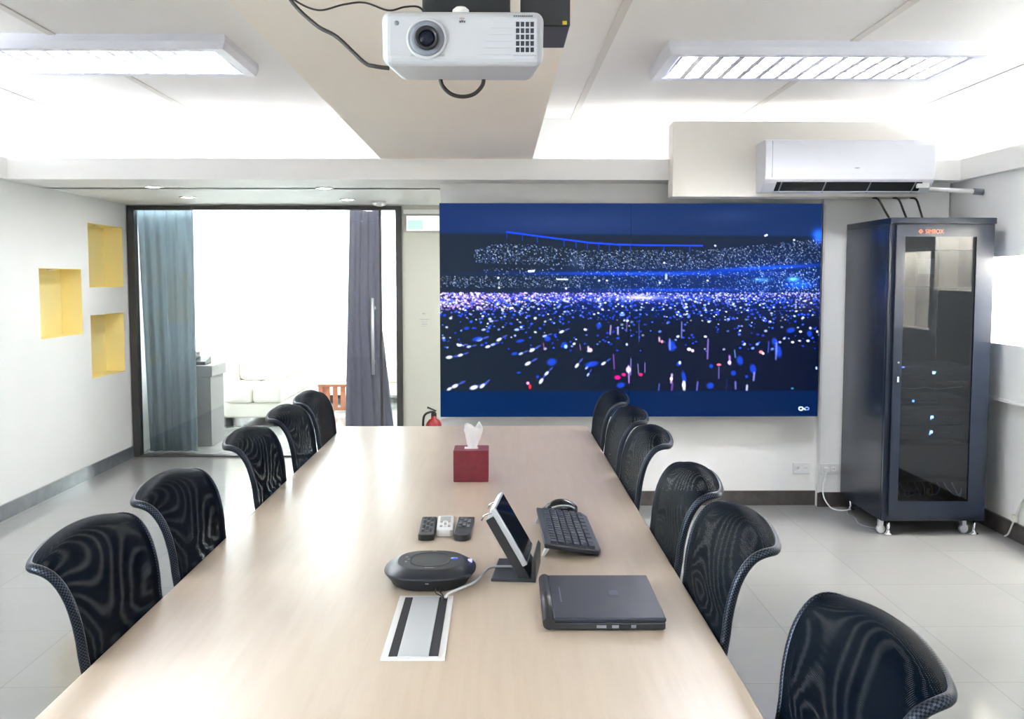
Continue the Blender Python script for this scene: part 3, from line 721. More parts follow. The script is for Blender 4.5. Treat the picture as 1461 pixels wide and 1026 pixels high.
# raised arms, right, upright
for x, y0, y1, r, col in ((893, 458, 472, 1.2, (150, 130, 230)), (911, 460, 486, 1.2, (90, 100, 220)), (972, 458, 481, 1.5, (140, 140, 240)), (955, 482, 498, 2.0, (110, 120, 240)), (1010, 482, 511, 1.8, (150, 120, 225)), (940, 480, 486, 2.0, (245, 210, 235)),
                          (1041, 506, 519, 2.2, (190, 140, 240)), (1048, 498, 509, 1.5, (120, 160, 250)), (874, 504, 525, 1.6, (150, 80, 200)), (896, 520, 545, 2.0, (190, 130, 240)), (900, 510, 534, 1.3, (150, 160, 250)), (910, 518, 532, 1.2, (170, 170, 245)), (920, 516, 530, 1.2, (180, 150, 240)),
                          (959, 532, 545, 2.2, (220, 190, 245)), (960, 545, 556, 2.0, (130, 80, 190)), (976, 543, 555, 2.8, (220, 225, 255)), (941, 546, 556, 1.5, (100, 110, 230)), (996, 543, 556, 1.8, (120, 110, 230)), (1026, 522, 539, 1.6, (130, 110, 210)), (1050, 543, 554, 2.0, (120, 120, 225)),
                          (1067, 548, 556, 2.2, (205, 215, 250)), (1077, 530, 542, 2.0, (140, 140, 240)), (1108, 488, 512, 1.8, (120, 130, 240)), (1097, 486, 502, 1.6, (60, 90, 230)), (870, 463, 476, 1.6, (215, 180, 245)), (880, 466, 476, 1.8, (200, 190, 250)), (838, 493, 500, 2.2, (235, 200, 240)), (826, 490, 498, 1.3, (190, 130, 220)), (774, 488, 497, 1.3, (200, 110, 190)), (1038, 540, 556, 1.0, (60, 70, 200))):
    line((x, y0), (x + U(-1.5, 1.5), y1), r, col, 0.55)
for x, y, rx, ry, col in ((880, 537, 6, 4, (214, 20, 130)), (889, 533, 4, 3, (230, 30, 120)), (896, 526, 5, 6, (225, 200, 250)), (755, 550, 2.6, 4.5, (230, 40, 60)), (752, 545, 3, 3, (225, 150, 220)), (914, 533, 4, 3, (225, 30, 110)), (1026, 519, 4.5, 2.2, (240, 110, 130)), (1086, 501, 4, 3, (240, 130, 140)), (1089, 503, 2.5, 2.2, (255, 225, 225)), (944, 486, 2.4, 3, (245, 130, 140)), (841, 498, 4, 4, (245, 190, 215)), (983, 497, 4, 3, (235, 235, 255)), (988, 499, 3, 3, (220, 190, 240)), (1041, 516, 3.4, 3.4, (240, 215, 250)), (1006, 479, 3, 2, (225, 225, 250)), (976, 548, 3.2, 5, (230, 235, 255)), (1131, 487, 3, 2, (235, 238, 245)), (1141, 485, 3, 1.5, (190, 200, 235)), (970, 516, 2.4, 3.2, (190, 215, 255)), (958, 539, 2.8, 3, (240, 220, 250)), (1142, 472, 3, 2.2, (210, 220, 255)), (1156, 467, 2.4, 2.4, (200, 210, 255)), (1166, 472, 2, 2.4, (220, 225, 255)), (1166, 524, 1.8, 3, (170, 190, 250)), (893, 490, 2.2, 2.6, (170, 190, 250)), (1132, 553, 3, 2, (60, 130, 170)), (1113, 487, 2.5, 2, (170, 170, 245))):
    spot(x, y, rx, ry, 0, col)
# plain band below the picture and the small looped mark
lowm = TY >= 556
img[lowm] = bot[lowm]
ths = np.linspace(0, 2 * PI, 60)
for t in ths:
    spot(1145.0 + 3.0 * math.cos(t), 582 + 2.4 * math.sin(t), 0.95, 0.95, 0, (205, 225, 255), 0.9)
    spot(1153.6 + 3.0 * math.cos(t), 582 + 2.0 * math.sin(t), 0.75, 0.75, 0, (130, 160, 245), 0.7)
line((1147, 580.6), (1151, 583.4), 1.0, (200, 222, 255))
img = np.clip(img, 0, 255) / 255.0
limg = np.where(img <= 0.04045, img / 12.92, ((img + 0.055) / 1.055) ** 2.4)
limg = limg * (1 + 1.1 * np.clip(limg.max(axis=2, keepdims=True) * 1.6 - 0.25, 0, 1))
m = M['screen'] = bpy.data.materials.new('lit_screen'); m.use_nodes = True
p = P(m); p.inputs['Base Color'].default_value = (0.004, 0.004, 0.006, 1); p.inputs['Roughness'].default_value = 0.3; p.inputs['Specular IOR Level'].default_value = 0.03
at = N(m, 'ShaderNodeAttribute'); at.attribute_name = 'picture'
L(m, at.outputs['Color'], p.inputs['Emission Color']); p.inputs['Emission Strength'].default_value = 0.158
vw = thing('video_wall', 'large video wall screen showing a blue-lit concert crowd', 'screen', ((VX0 + VX1) / 2, 6.47, VZ0))
YF = 6.40
def panel(i0, i1, j0, j1):
    nx, ny = i1 - i0, j1 - j0
    us = VX0 + (VX1 - VX0) * np.linspace(i0, i1, nx) / GW; vs = VZ1 - (VZ1 - VZ0) * np.linspace(j0, j1, ny) / GH
    us[0] += 0.0006; us[-1] -= 0.0006; vs[0] -= 0.0002; vs[-1] += 0.0002
    me = bpy.data.meshes.new('display_panel')
    X, Z = np.meshgrid(us, vs); n = nx * ny
    co = np.zeros((n + 8, 3)); co[:n, 0] = X.ravel(); co[:n, 1] = YF; co[:n, 2] = Z.ravel(); 
    cx, cz = vw.location.x, vw.location.z
    k = 0
    for y in (YF + 0.0006, YF + 0.05):
        for (x, z) in ((us[0], vs[0]), (us[-1], vs[0]), (us[-1], vs[-1]), (us[0], vs[-1])):
            co[n + k] = (x, y, z); k += 1
    co -= np.array([cx, vw.location.y, cz])
    idx = np.arange(n).reshape(ny, nx)
    q = np.stack([idx[:-1, :-1], idx[1:, :-1], idx[1:, 1:], idx[:-1, 1:]], -1).reshape(-1, 4)
    e = [[n + 4, n + 5, n + 6, n + 7]] + [[n + a, n + (a + 1) % 4, n + 4 + (a + 1) % 4, n + 4 + a] for a in range(4)]
    q = np.vstack([q, np.array(e)])
    me.from_pydata(co.tolist(), [], q.tolist())
    at = me.color_attributes.new('picture', 'FLOAT_COLOR', 'POINT')
    buf = np.zeros((n + 8, 4), np.float32); buf[:, 3] = 1
    buf[:n, :3] = limg[j0:j1, i0:i1].reshape(-1, 3)
    at.data.foreach_set('color', buf.ravel())
    me.materials.append(M['screen']); me.materials.append(M['blackmatte'])
    for pgn in me.polygons[-5:]: pgn.material_index = 1
    o = bpy.data.objects.new('display_panel', me); C.objects.link(o); o.parent = vw
for i0, i1 in ((0, 320), (320, 640)):
    for j0, j1 in ((0, 179), (179, 358)):
        panel(i0, i1, j0, j1)
obj('mounting_frame', box(VX0 + 0.05, VX1 - 0.05, YF + 0.051, YW - 0.002, VZ0 + 0.05, VZ1 - 0.05), M['blackmatte'], vw, world=True)

# ------------------------------------------------------------------ conference table
tb = thing('conference_table', 'long maple-topped conference table running down the room', 'table', (-0.166, 2.85, 0))
b = bmesh.new(); bx(b, -0.777, 0.446, 0.62, 5.07, 0.708, 0.74, r=0.004)
obj('tabletop', b, M['maple'], tb, world=True)
obj('spine_panel', box(-0.185, -0.147, 0.92, 4.94, 0.12, 0.66), M['maple'], tb, world=True)
for y in (0.88, 4.945):
    obj('end_panel', box(-0.62, 0.29, y, y + 0.035, 0, 0.708, r=0.002), M['maple'], tb, world=True)
obj('cross_rail', box(-0.19, -0.142, 0.915, 4.945, 0.66, 0.708), M['maple'], tb, world=True)

# ------------------------------------------------------------------ mesh chairs
def back_surface(off):
    prof = [(0.035, 0.47), (0.028, 0.56), (0.014, 0.66), (0.0, 0.74), (-0.006, 0.80), (-0.018, 0.855), (-0.036, 0.903), (-0.059, 0.939), (-0.086, 0.957), (-0.112, 0.953), (-0.131, 0.938)]
    pr = spline([(x, 0, z) for x, z in prof], 6)
    S = len(pr) - 1
    def pt(u, v):
        f = v * S; i = min(int(f), S - 1); t = f - i
        c = pr[i].lerp(pr[i + 1], t)
        d = (pr[min(i + 1, S)] - pr[max(i, 0)]).normalized(); nrm = Vector((d.z, 0, -d.x))
        w = 0.208 + 0.016 * math.sin(min(1, max(0, (v - 0.25) / 0.5)) * PI / 2)
        sag = 0.060 * (u * u) * max(0, (v - 0.5) / 0.5) ** 1.2
        lean = -0.004 * u * u * (1 - v)
        return Vector((c.x + lean, u * w, c.z - sag)) + nrm * off
    # rounded upper corners: the limit of u at each v
    def ulim(v):
        if v < 0.68: return 1.0
        t = (v - 0.68) / 0.32
        return max(0.0, 1 - t ** 2.9) ** (1 / 1.75) if t < 1 else 0.0
    return pt, ulim
def border(pt, ulim, n=30):
    a = []
    for k in range(n + 1):
        v = k / n if k < n else 1.0
        v = 1 - (1 - v) ** 1.8
        a.append((ulim(v), v))
    out = [(-u, v) for u, v in a] + [(u, v) for u, v in a[::-1]][1:]
    return out
def chair(label):
    t = thing('mesh_chair', label, 'chair', (0, 0, 0), 0, 'black mesh chairs around the conference table')
    back = None
    for name, off, mm in (('backrest', 0.006, M['meshf']), ('rear_mesh', -0.006, M['meshb'])):
        pt, ulim = back_surface(off)
        b = bmesh.new(); uvl = b.loops.layers.uv.verify()
        nv, nu = 44, 16; grid = []; uvs = {}
        for j in range(nv + 1):
            v = 1 - (1 - j / nv) ** 1.6 if j < nv else 0.9995
            ul = ulim(v); row = []
            for i in range(nu + 1):
                u = (-1 + 2 * i / nu) * ul
                q = b.verts.new(pt(u, v)); row.append(q); uvs[q] = (u * 0.21, v * 0.60)
            grid.append(row)
        for j in range(nv):
            for i in range(nu):
                f = b.faces.new((grid[j][i], grid[j][i + 1], grid[j + 1][i + 1], grid[j + 1][i])); f.smooth = True
                for l in f.loops: l[uvl].uv = uvs[l.vert]
        if back is None:
            back = obj(name, b, mm, t)
        else:
            obj(name, b, mm, back)
    pt, ulim = back_surface(0.0)
    path = [pt(u, v) for u, v in border(pt, ulim)]
    b = bmesh.new(); tube(b, path, 0.0098, 12, False, uvscale=1)
    obj('rim', b, M['rim'], back)
    # seat, support, column, star base
    b = bmesh.new(); bx(b, 0.05, 0.47, -0.21, 0.21, 0.42, 0.475, r=0.022, seg=3)
    obj('seat', b, M['blackmatte'], t)
    b = bmesh.new(); tube(b, [(0.20, 0, 0.405), (0.06, 0, 0.40), (0.005, 0, 0.44), (0.012, 0, 0.54), (0.004, 0, 0.64)], 0.017, 10)
    obj('back_support', b, M['black'], t)
    b = bmesh.new(); lathe(b, [(0.028, 0.09), (0.028, 0.26), (0.016, 0.262), (0.016, 0.39), (0.06, 0.395), (0.06, 0.42)], 20, Matrix.Translation((0.24, 0, 0)))
    obj('gas_column', b, M['black'], t)
    for k in range(5):
        a = 2 * PI * k / 5 + 0.3
        b = bmesh.new(); tube(b, [(0.24 + 0.02 * math.cos(a), 0.02 * math.sin(a), 0.10), (0.24 + 0.21 * math.cos(a), 0.21 * math.sin(a), 0.068)], [0.022, 0.014], 8, False)
        lg = obj('base_leg', b, M['black'], t)
        x, y = 0.24 + 0.215 * math.cos(a), 0.215 * math.sin(a)
        b = bmesh.new(); lathe(b, [(0.018, -0.014), (0.026, -0.012), (0.026, 0.012), (0.018, 0.014)], 16, Matrix.Translation((x, y, 0.026)) @ Matrix.Rotation(PI / 2, 4, 'X'))
        bx(b, x - 0.01, x + 0.01, y - 0.006, y + 0.006, 0.03, 0.07)
        obj('caster', b, M['blackmatte'], lg)
    return t
ch = chair('black mesh chair on the left side of the table nearest the camera')
ch.location = (-0.788, 2.11, 0)
for (x, y, rz, lab) in ((-0.788, 2.665, 0, 'black mesh chair on the left side, across from the keyboard, second nearest'),
                        (-0.788, 3.50, 0, 'black mesh chair on the left side level with the maroon tissue box'),
                        (-0.788, 4.13, 0, 'black mesh chair on the left side, next to last before the glass door'),
                        (-0.788, 4.66, 0, 'black mesh chair at the far left end of the table, before the wooden stool'),
                        (0.488, 1.485, PI, 'black mesh chair nearest the camera in the bottom right corner, clear of the table'),
                        (0.455, 2.21, PI, 'black mesh chair on the right side beside the closed laptop'),
                        (0.455, 2.745, PI, 'black mesh chair on the right side beside the keyboard'),
                        (0.455, 3.505, PI, 'black mesh chair on the right side beside the tissue box, third from the far end'),
                        (0.455, 4.06, PI, 'black mesh chair on the right side, second from the far end'),
                        (0.455, 4.65, PI, 'black mesh chair at the far right end of the table below the screen')):
    dup(ch, (x, y, 0), rz, lab)

# ------------------------------------------------------------------ things on the table
T = 0.74
tx = thing('tissue_box', 'maroon cube tissue box with white tissue sticking out on the table', 'tissue box', (-0.1, 3.70, T))
b = bmesh.new(); bx(b, -0.164, -0.036, 3.643, 3.768, T, T + 0.115, r=0.003)
obj('box', b, M['maroon'], tx, world=True)
obj('slot_lining', box(-0.125, -0.075, 3.685, 3.725, T + 0.1145, T + 0.1165, r=0.0005), M['tissue'], tx, world=True)
b = bmesh.new()
rings = []
for k, (z, rx, ry, cx) in enumerate(((0.112, 0.014, 0.012, -0.096), (0.132, 0.020, 0.012, -0.096), (0.155, 0.027, 0.015, -0.095), (0.176, 0.031, 0.019, -0.093), (0.192, 0.033, 0.021, -0.096), (0.198, 0.028, 0.019, -0.098))):
    ring = []
    for i in range(24):
        a = 2 * PI * i / 24; f = 1 + 0.22 * math.sin(3 * a + k * 0.5) * k / 5 + 0.10 * math.sin(7 * a + k)
        ring.append(b.verts.new((cx + rx * f * math.cos(a), 3.705 + ry * f * math.sin(a), T + z + (0.010 * math.sin(3 * a + 1.0) + 0.006 * math.sin(5 * a)) * (k / 5) ** 2)))
    rings.append(ring)
for a, c in zip(rings, rings[1:]):
    for i in range(24): b.faces.new((a[i], a[(i + 1) % 24], c[(i + 1) % 24], c[i])).smooth = True
ctr = b.verts.new((-0.10, 3.705, T + 0.135))
for i in range(24): b.faces.new((rings[-1][i], rings[-1][(i + 1) % 24], ctr)).smooth = True
bmesh.ops.recalc_face_normals(b, faces=b.faces)
obj('tissue', b, M['tissue'], tx, world=True)

# remote controls
def remote(x0, y0, w, l, m, label, rows, cols, round_end, btn, rz=0.0, h=0.018, screen=False):
    t = thing('remote_control', label, 'remote control', (x0, y0, T), rz, 'remote controls in a row on the table')
    poly = []
    if round_end:
        for k in range(13):
            a = PI + PI * k / 12; poly.append((w / 2 * math.cos(a), w * 0.62 + w * 0.62 * math.sin(a)))
        poly += [(w / 2, l), (-w / 2, l)]
    else:
        c = 0.008; poly = [(-w / 2 + c, 0), (w / 2 - c, 0), (w / 2, c), (w / 2, l - c / 2), (w / 2 - c / 2, l), (-w / 2 + c / 2, l), (-w / 2, l - c / 2), (-w / 2, c)]
    b = bmesh.new(); prism(b, poly, lambda u, v: Vector((u, v, 0)), (0, 0, h), 0.0025)
    obj('body', b, m, t)
    y0b = l * (0.42 if round_end else 0.16)
    for r in range(rows):
        for c in range(cols):
            bxw = w * 0.74 / cols; by = (l * 0.94 - y0b) / rows
            u = -w * 0.37 + bxw * (c + 0.5); v = y0b + by * (r + 0.5)
            if screen and r >= rows - 2: continue
            bb = bmesh.new(); bx(bb, u - bxw * 0.34, u + bxw * 0.34, v - by * 0.30, v + by * 0.30, h - 0.001, h + 0.0022, r=0.0007, seg=1)
            obj('button', bb, btn[(r + c) % len(btn)], t)
    if screen:
        obj('display', box(-w * 0.33, w * 0.33, l * 0.62, l * 0.92, h - 0.001, h + 0.0012, r=0.0005), M['greyprint'], t)
    return t
remote(-0.204, 2.808, 0.045, 0.222, M['black'], 'black remote control on the left of the row of three', 9, 3, False, [M['unit'], M['faint'], M['unit']], 0.02)
remote(-0.1535, 2.855, 0.047, 0.178, M['white'], 'white air conditioner remote with small display, middle of the three remotes', 5, 3, False, [M['greyprint'], M['offwhite']], 0.03, 0.020, True)
remote(-0.1035, 2.80, 0.049, 0.226, M['black'], 'black remote control with rounded end on the right of the row of three', 6, 3, True, [M['faint'], M['unit'], M['greyp']], -0.03)

# speakerphone
sp = thing('speakerphone', 'black oval conference speakerphone with blue light on the table', 'speakerphone', (-0.166, 2.430, T))
def facet_ring(b, rx, ry, z, n=36, p=2.5):
    r = []
    for k in range(n):
        a = 2 * PI * k / n; c, s = math.cos(a), math.sin(a)
        r.append(b.verts.new((rx * math.copysign(abs(c) ** (2 / p), c), ry * math.copysign(abs(s) ** (2 / p), s), z)))
    return r
b = bmesh.new()
R_ = [facet_ring(b, *q) for q in ((0.080, 0.086, 0.0), (0.092, 0.097, 0.006), (0.095, 0.100, 0.013), (0.109, 0.114, 0.030), (0.111, 0.116, 0.034), (0.108, 0.113, 0.037), (0.084, 0.090, 0.051), (0.078, 0.084, 0.0525))]
for a, c in zip(R_, R_[1:]):
    for k in range(36): b.faces.new((a[k], a[(k + 1) % 36], c[(k + 1) % 36], c[k])).smooth = True
b.faces.new(R_[0][::-1]); b.faces.new(R_[-1])
obj('body', b, M['spk'], sp)
b = bmesh.new(); R_ = [facet_ring(b, 0.050, 0.062, 0.052), facet_ring(b, 0.049, 0.061, 0.0537), facet_ring(b, 0.044, 0.055, 0.0530)]
for a, c in zip(R_, R_[1:]):
    for k in range(36): b.faces.new((a[k], a[(k + 1) % 36], c[(k + 1) % 36], c[k]))
b.faces.new(R_[0][::-1]); b.faces.new(R_[-1])
obj('speaker_grille', b, M['black'], sp)
b = bmesh.new(); lathe(b, [(0.009, 0.0520), (0.009, 0.0532), (0, 0.0533)], 20, Matrix.Translation((0.058, 0.01, 0)))
obj('call_button', b, mat('blue_button', rgb(38, 44, 150), 0.3, emit=(0.03, 0.05, 0.6, 1), estr=0.25), sp)
b = bmesh.new(); bx(b, 0.088, 0.101, 0.012, 0.028, 0.041, 0.0465, r=0.001)
obj('status_light', b, mat('violet_led', rgb(120, 120, 255), 0.3, emit=(0.22, 0.2, 1.0, 1), estr=0.5), sp)
for (x, y) in ((-0.058, 0.022), (-0.052, 0.004), (-0.057, -0.018)):
    b = bmesh.new(); lathe(b, [(0.0035, 0.0520), (0.0035, 0.0530), (0, 0.0531)], 12, Matrix.Translation((x, y, 0)))
    obj('touch_key', b, M['greyp'], sp)
for (x, y, w) in ((0.002, -0.069, 0.011), (0.006, 0.077, 0.005)):
    obj('marking', box(x - w, x + w, y - 0.0014, y + 0.0014, 0.0522, 0.0532), M['greyprint'], sp)
obj('front_mark', box(-0.005, 0.003, -0.1115, -0.1085, 0.0245, 0.027), M['greyprint'], sp)

# grommet plate
gp = thing('cable_port_plate', 'silver rectangular cable port plate with two black brush strips in the tabletop', 'cable port', (-0.166, 2.105, T))
b = bmesh.new(); bx(b, -0.228, -0.104, 1.905, 2.303, T, T + 0.003, r=0.001)
obj('rim_plate', b, M['platerim'], gp, world=True)
obj('lid', box(-0.196, -0.136, 1.918, 2.290, T + 0.003, T + 0.005, r=0.0008), M['plate'], gp, world=True)
for x0, x1 in ((-0.214, -0.1965), (-0.1355, -0.117)):
    obj('brush_strip', box(x0, x1, 1.922, 2.286, T + 0.0028, T + 0.0045), M['brush'], gp, world=True)
cable('network_cable', [(-0.122, 2.278, T + 0.004), (-0.116, 2.287, T + 0.012), (-0.090, 2.305, T + 0.018), (-0.058, 2.37, T + 0.014), (-0.040, 2.46, T + 0.006), (-0.02, 2.51, T + 0.0095), (0.02, 2.515, T + 0.0105), (0.042, 2.51, T + 0.0105)], 0.0032, M['cablew'], 'white cable curving from the cable port to the touch panel stand')
cable('speaker_cable', [(-0.126, 2.268, T + 0.003), (-0.128, 2.276, T + 0.012), (-0.134, 2.290, T + 0.014), (-0.137, 2.315, T + 0.013), (-0.138, 2.332, T + 0.013)], 0.002, M['cable'], 'short thin black cable from the cable port to the speakerphone')
cable('microphone_cable', [(-0.129, 2.255, T + 0.003), (-0.131, 2.27, T + 0.012), (-0.144, 2.287, T + 0.013), (-0.147, 2.315, T + 0.012), (-0.147, 2.332, T + 0.012)], 0.0017, M['cable'], 'thinner dark cable beside the short black speakerphone cable')

# touch panel on its stand
tp = thing('touch_panel', 'tilted silver-edged touch panel on a black stand facing the right chairs', 'touch panel', (0.034, 2.5, T), 0.0)
obj('base_plate', box(-0.020, 0.089, 2.415, 2.600, T, T + 0.007, r=0.0015), M['navyplastic'], tp, world=True)
b = bmesh.new(); prism(b, [(0.089, 0.0), (0.089, 0.050), (0.083, 0.058), (0.079, 0.050), (0.079, 0.0)], lambda x, z: Vector((x, 2.415, T + z)), (0, 0.185, 0))
obj('front_flange', b, M['black'], tp, world=True)
th = math.radians(30)          # lean of the panel from the vertical, its top towards the left
ux, uz = -math.sin(th), math.cos(th); nx_, nz_ = math.cos(th), math.sin(th)
def P2(s, n): return (0.074 + ux * s + nx_ * n, 0.020 + uz * s + nz_ * n)
def slab(s0, s1, n0, n1, y0, y1, bev=0.0):
    b = bmesh.new()
    prism(b, [P2(s0, n0), P2(s1, n0), P2(s1, n1), P2(s0, n1)], lambda x, z: Vector((x, y0, T + z)), (0, y1 - y0, 0), bev); return b
obj('back_support', slab(-0.02, 0.165, -0.030, -0.006, 2.425, 2.59, 0.002), M['black'], tp, world=True)
obj('panel_body', slab(0.024, 0.184, -0.005, 0.009, 2.412, 2.595, 0.002), M['silver'], tp, world=True)
obj('panel_screen', slab(0.030, 0.179, 0.0085, 0.0102, 2.420, 2.587), mat('dark_screen', rgb(18, 22, 32), 0.04, spec=0.6), tp, world=True)
obj('support_leg', slab(-0.02, 0.05, -0.036, -0.030, 2.47, 2.53), M['greyp'], tp, world=True)
for y in (2.44, 2.57):
    x, z = P2(0.172, -0.006); x2, z2 = P2(0.175, -0.030); x3, z3 = P2(0.167, -0.042)
    b = bmesh.new(); tube(b, [(x, y, T + z), (x2, y, T + z2), (x3, y, T + z3)], 0.0024, 8, False)
    obj('clip', b, M['chrome'], tp, world=True)

tp.location.x += 0.010
tp.rotation_euler = (0, 0, -math.radians(6))
# keyboard and mouse
kbx, kby = 0.193, 2.842
kb = thing('keyboard', 'black computer keyboard propped on its feet beside the touch panel', 'keyboard', (kbx, kby, T), 0.012)
tl = 0.14   # slope: the back edge, to the left, is raised on feet
def kz(x): return 0.006 + (0.072 - x) * tl
b = bmesh.new()
poly = [(-0.075, -0.215), (0.068, -0.215), (0.077, -0.185), (0.077, 0.185), (0.068, 0.215), (-0.075, 0.215)]
t = bmesh.new()
vs_ = [t.verts.new((x, y, kz(x))) for x, y in poly]; fa = t.faces.new(vs_)
g = bmesh.ops.extrude_face_region(t, geom=[fa]); bmesh.ops.translate(t, vec=(0, 0, 0.013), verts=[e for e in g['geom'] if isinstance(e, bmesh.types.BMVert)])
bmesh.ops.recalc_face_normals(t, faces=t.faces); bmesh.ops.bevel(t, geom=t.edges[:], offset=0.003, segments=2, affect='EDGES', profile=0.5); merge(b, t)
obj('case', b, M['spk'], kb)
kmesh = None
rows = [14, 15, 15, 14, 13, 9]
for r, n in enumerate(rows):
    x = -0.050 + r * 0.0205
    for k in range(n):
        w = 0.404 / n; y = 0.202 - w * (k + 0.5)
        bb = bmesh.new(); t = bmesh.new(); bmesh.ops.create_cube(t, size=1)
        for v in t.verts:
            s = 0.86 if v.co.z > 0 else 1.0
            v.co = Vector((v.co.x * 0.0165 * s, v.co.y * (w - 0.004) * s, v.co.z * 0.007))
        merge(bb, t, Matrix.Translation((x, y, kz(x) + 0.0155)) @ Matrix.Rotation(math.atan(tl), 4, 'Y'))
        obj('key', bb, M['navyplastic'], kb)
for y in (-0.185, 0.185):
    b = bmesh.new(); prism(b, [(-0.068, kz(-0.068) + 0.002), (-0.056, kz(-0.056) + 0.002), (-0.074, 0.0), (-0.080, 0.0)], lambda x, z: Vector((x, y - 0.012, z)), (0, 0.024, 0))
    obj('foot', b, M['steel'], kb)
ms = thing('mouse', 'black computer mouse behind the keyboard', 'mouse', (0.196, 3.160, T), 0)
b = bmesh.new(); rr = []
for k in range(13):
    t = k / 12; x = -0.052 + 0.104 * t
    w = 0.031 * math.sin(PI * (0.10 + 0.80 * t)) ** 0.5; h = 0.043 * math.sin(PI * (0.10 + 0.78 * t)) ** 0.8
    rr.append([b.verts.new((x, w * math.cos(PI * i / 10), max(0.0, h * math.sin(PI * i / 10) ** 0.7))) for i in range(11)])
for a, c in zip(rr, rr[1:]):
    for i in range(10): b.faces.new((a[i], a[i + 1], c[i + 1], c[i])).smooth = True
    b.faces.new((a[0], c[0], c[10], a[10]))
b.faces.new(rr[0]); b.faces.new(rr[-1][::-1]); bmesh.ops.recalc_face_normals(b, faces=b.faces)
obj('shell', b, M['blackgloss'], ms)
for s in (-1, 1):
    b = bmesh.new(); tube(b, [(-0.03, s * 0.028, 0.021), (-0.005, s * 0.0285, 0.027), (0.025, s * 0.028, 0.026), (0.042, s * 0.024, 0.017)], 0.0024, 8)
    obj('side_trim', b, M['silver'], ms)
b = bmesh.new(); lathe(b, [(0.006, -0.003), (0.009, -0.002), (0.009, 0.002), (0.006, 0.003)], 16, Matrix.Translation((-0.034, 0, 0.0215)) @ RX)
obj('scroll_wheel', b, M['greyp'], ms)

# laptop: hinge to the left
lp = thing('laptop', 'closed dark laptop lying on the table in front of the keyboard', 'laptop', (0.228, 2.219, T), -0.012)
b = bmesh.new(); bx(b, -0.122, 0.122, -0.155, 0.155, 0.004, 0.019, r=0.003)
obj('base', b, M['black'], lp)
b = bmesh.new(); bx(b, -0.112, 0.123, -0.156, 0.156, 0.0195, 0.029, r=0.003)
obj('lid', b, M['navyplastic'], lp)
b = bmesh.new(); tube(b, [(-0.121, -0.156, 0.018), (-0.121, 0.156, 0.018)], 0.0135, 16, False)
obj('hinge_barrel', b, M['black'], lp)
b = bmesh.new()
for k in range(6):
    bx(b, 0.020 + 0.0, 0.040, 0.000 + k * 0.0056, 0.0026 + k * 0.0056, 0.0288, 0.0293)
obj('lid_emblem', b, M['faint'], lp)
for y0, w in ((-0.03, 0.018),):
    obj('lid_mark', box(-0.092, -0.089, -0.05, 0.06, 0.0288, 0.0293), M['faint'], lp)
for x0, w in ((0.01, 0.014), (-0.022, 0.020), (0.05, 0.010)):
    obj('port', box(x0, x0 + w, -0.1568, -0.153, 0.008, 0.014), M['greyp'], lp)
for x in (-0.09, 0.09):
    for y in (-0.13, 0.13):
        b = bmesh.new(); lathe(b, [(0.008, 0), (0.008, 0.0045)], 12, Matrix.Translation((x, y, 0))); obj('rubber_foot', b, M['blackmatte'], lp)

# ------------------------------------------------------------------ server rack
rk = thing('server_rack', 'tall black server rack cabinet with smoked glass door in the corner', 'server rack', (2.488, 6.07, 0))
x0, x1, y0, y1, z0, z1 = 2.188, 2.788, 5.715, 6.455, 0.085, 1.822
b = bmesh.new()
with_holes(b, x0 + 0.002, x1 - 0.002, z0, z1 - 0.03, [(x0 + 0.055, x1 - 0.055, z0 + 0.07, z1 - 0.07)], lambda u, v: Vector((u, y0 + 0.03, v)), (0, 0.025, 0))
obj('front_frame', b, M['rack'], rk, world=True)
b = bmesh.new(); bx(b, x0, x1, y0 + 0.01, y1, z1 - 0.035, z1, r=0.003); obj('top_panel', b, M['rack'], rk, world=True)
obj('bottom_panel', box(x0 + 0.01, x1 - 0.01, y0 + 0.05, y1 - 0.01, z0, z0 + 0.02), M['rackin'], rk, world=True)
obj('side_panel', box(x0, x0 + 0.012, y0 + 0.056, y1, z0, z1 - 0.035, r=0.002), M['rack'], rk, world=True)
obj('side_panel', box(x1 - 0.012, x1, y0 + 0.056, y1, z0, z1 - 0.035, r=0.002), M['rack'], rk, world=True)
obj('rear_panel', box(x0 + 0.013, x1 - 0.013, y1 - 0.012, y1, z0, z1 - 0.036), M['rackin'], rk, world=True)
dz0, dz1 = z0 + 0.035, z1 - 0.045; dx0, dx1 = x0 + 0.03, x1 - 0.03
b = bmesh.new()
gx0, gx1, gz0, gz1 = 2.268, 2.672, 0.205, 1.715
with_holes(b, dx0, dx1, dz0, dz1, [(gx0, gx1, gz0, gz1)], lambda u, v: Vector((u, y0, v)), (0, 0.026, 0))
dr = obj('door', b, M['rack'], rk, world=True)
def sub(name, bm, m, par=dr):     # parts of the door: same local space as the rack
    bmesh.ops.translate(bm, vec=-Vector(rk.location), verts=bm.verts)
    return obj(name, bm, m, par)
sub('glass_pane', box(gx0 - 0.004, gx1 + 0.004, y0 + 0.008, y0 + 0.012, gz0 - 0.004, gz1 + 0.004), M['rackglass'])
sub('door_groove', box(dx1 - 0.055, dx1 - 0.047, y0 - 0.004, y0 + 0.002, 0.6, 1.68), M['steel']) if False else None
sub('lock_handle', box(2.238, 2.252, y0 - 0.010, y0 + 0.002, 0.892, 0.926, r=0.002), M['chrome'])
b = bmesh.new(); lathe(b, [(0.006, 0), (0.006, 0.003), (0.0, 0.004)], 12, Matrix.Translation((2.249, y0, 1.005)) @ RX); sub('keyhole', b, M['greyp'])
b = bmesh.new()
s = 0.0135
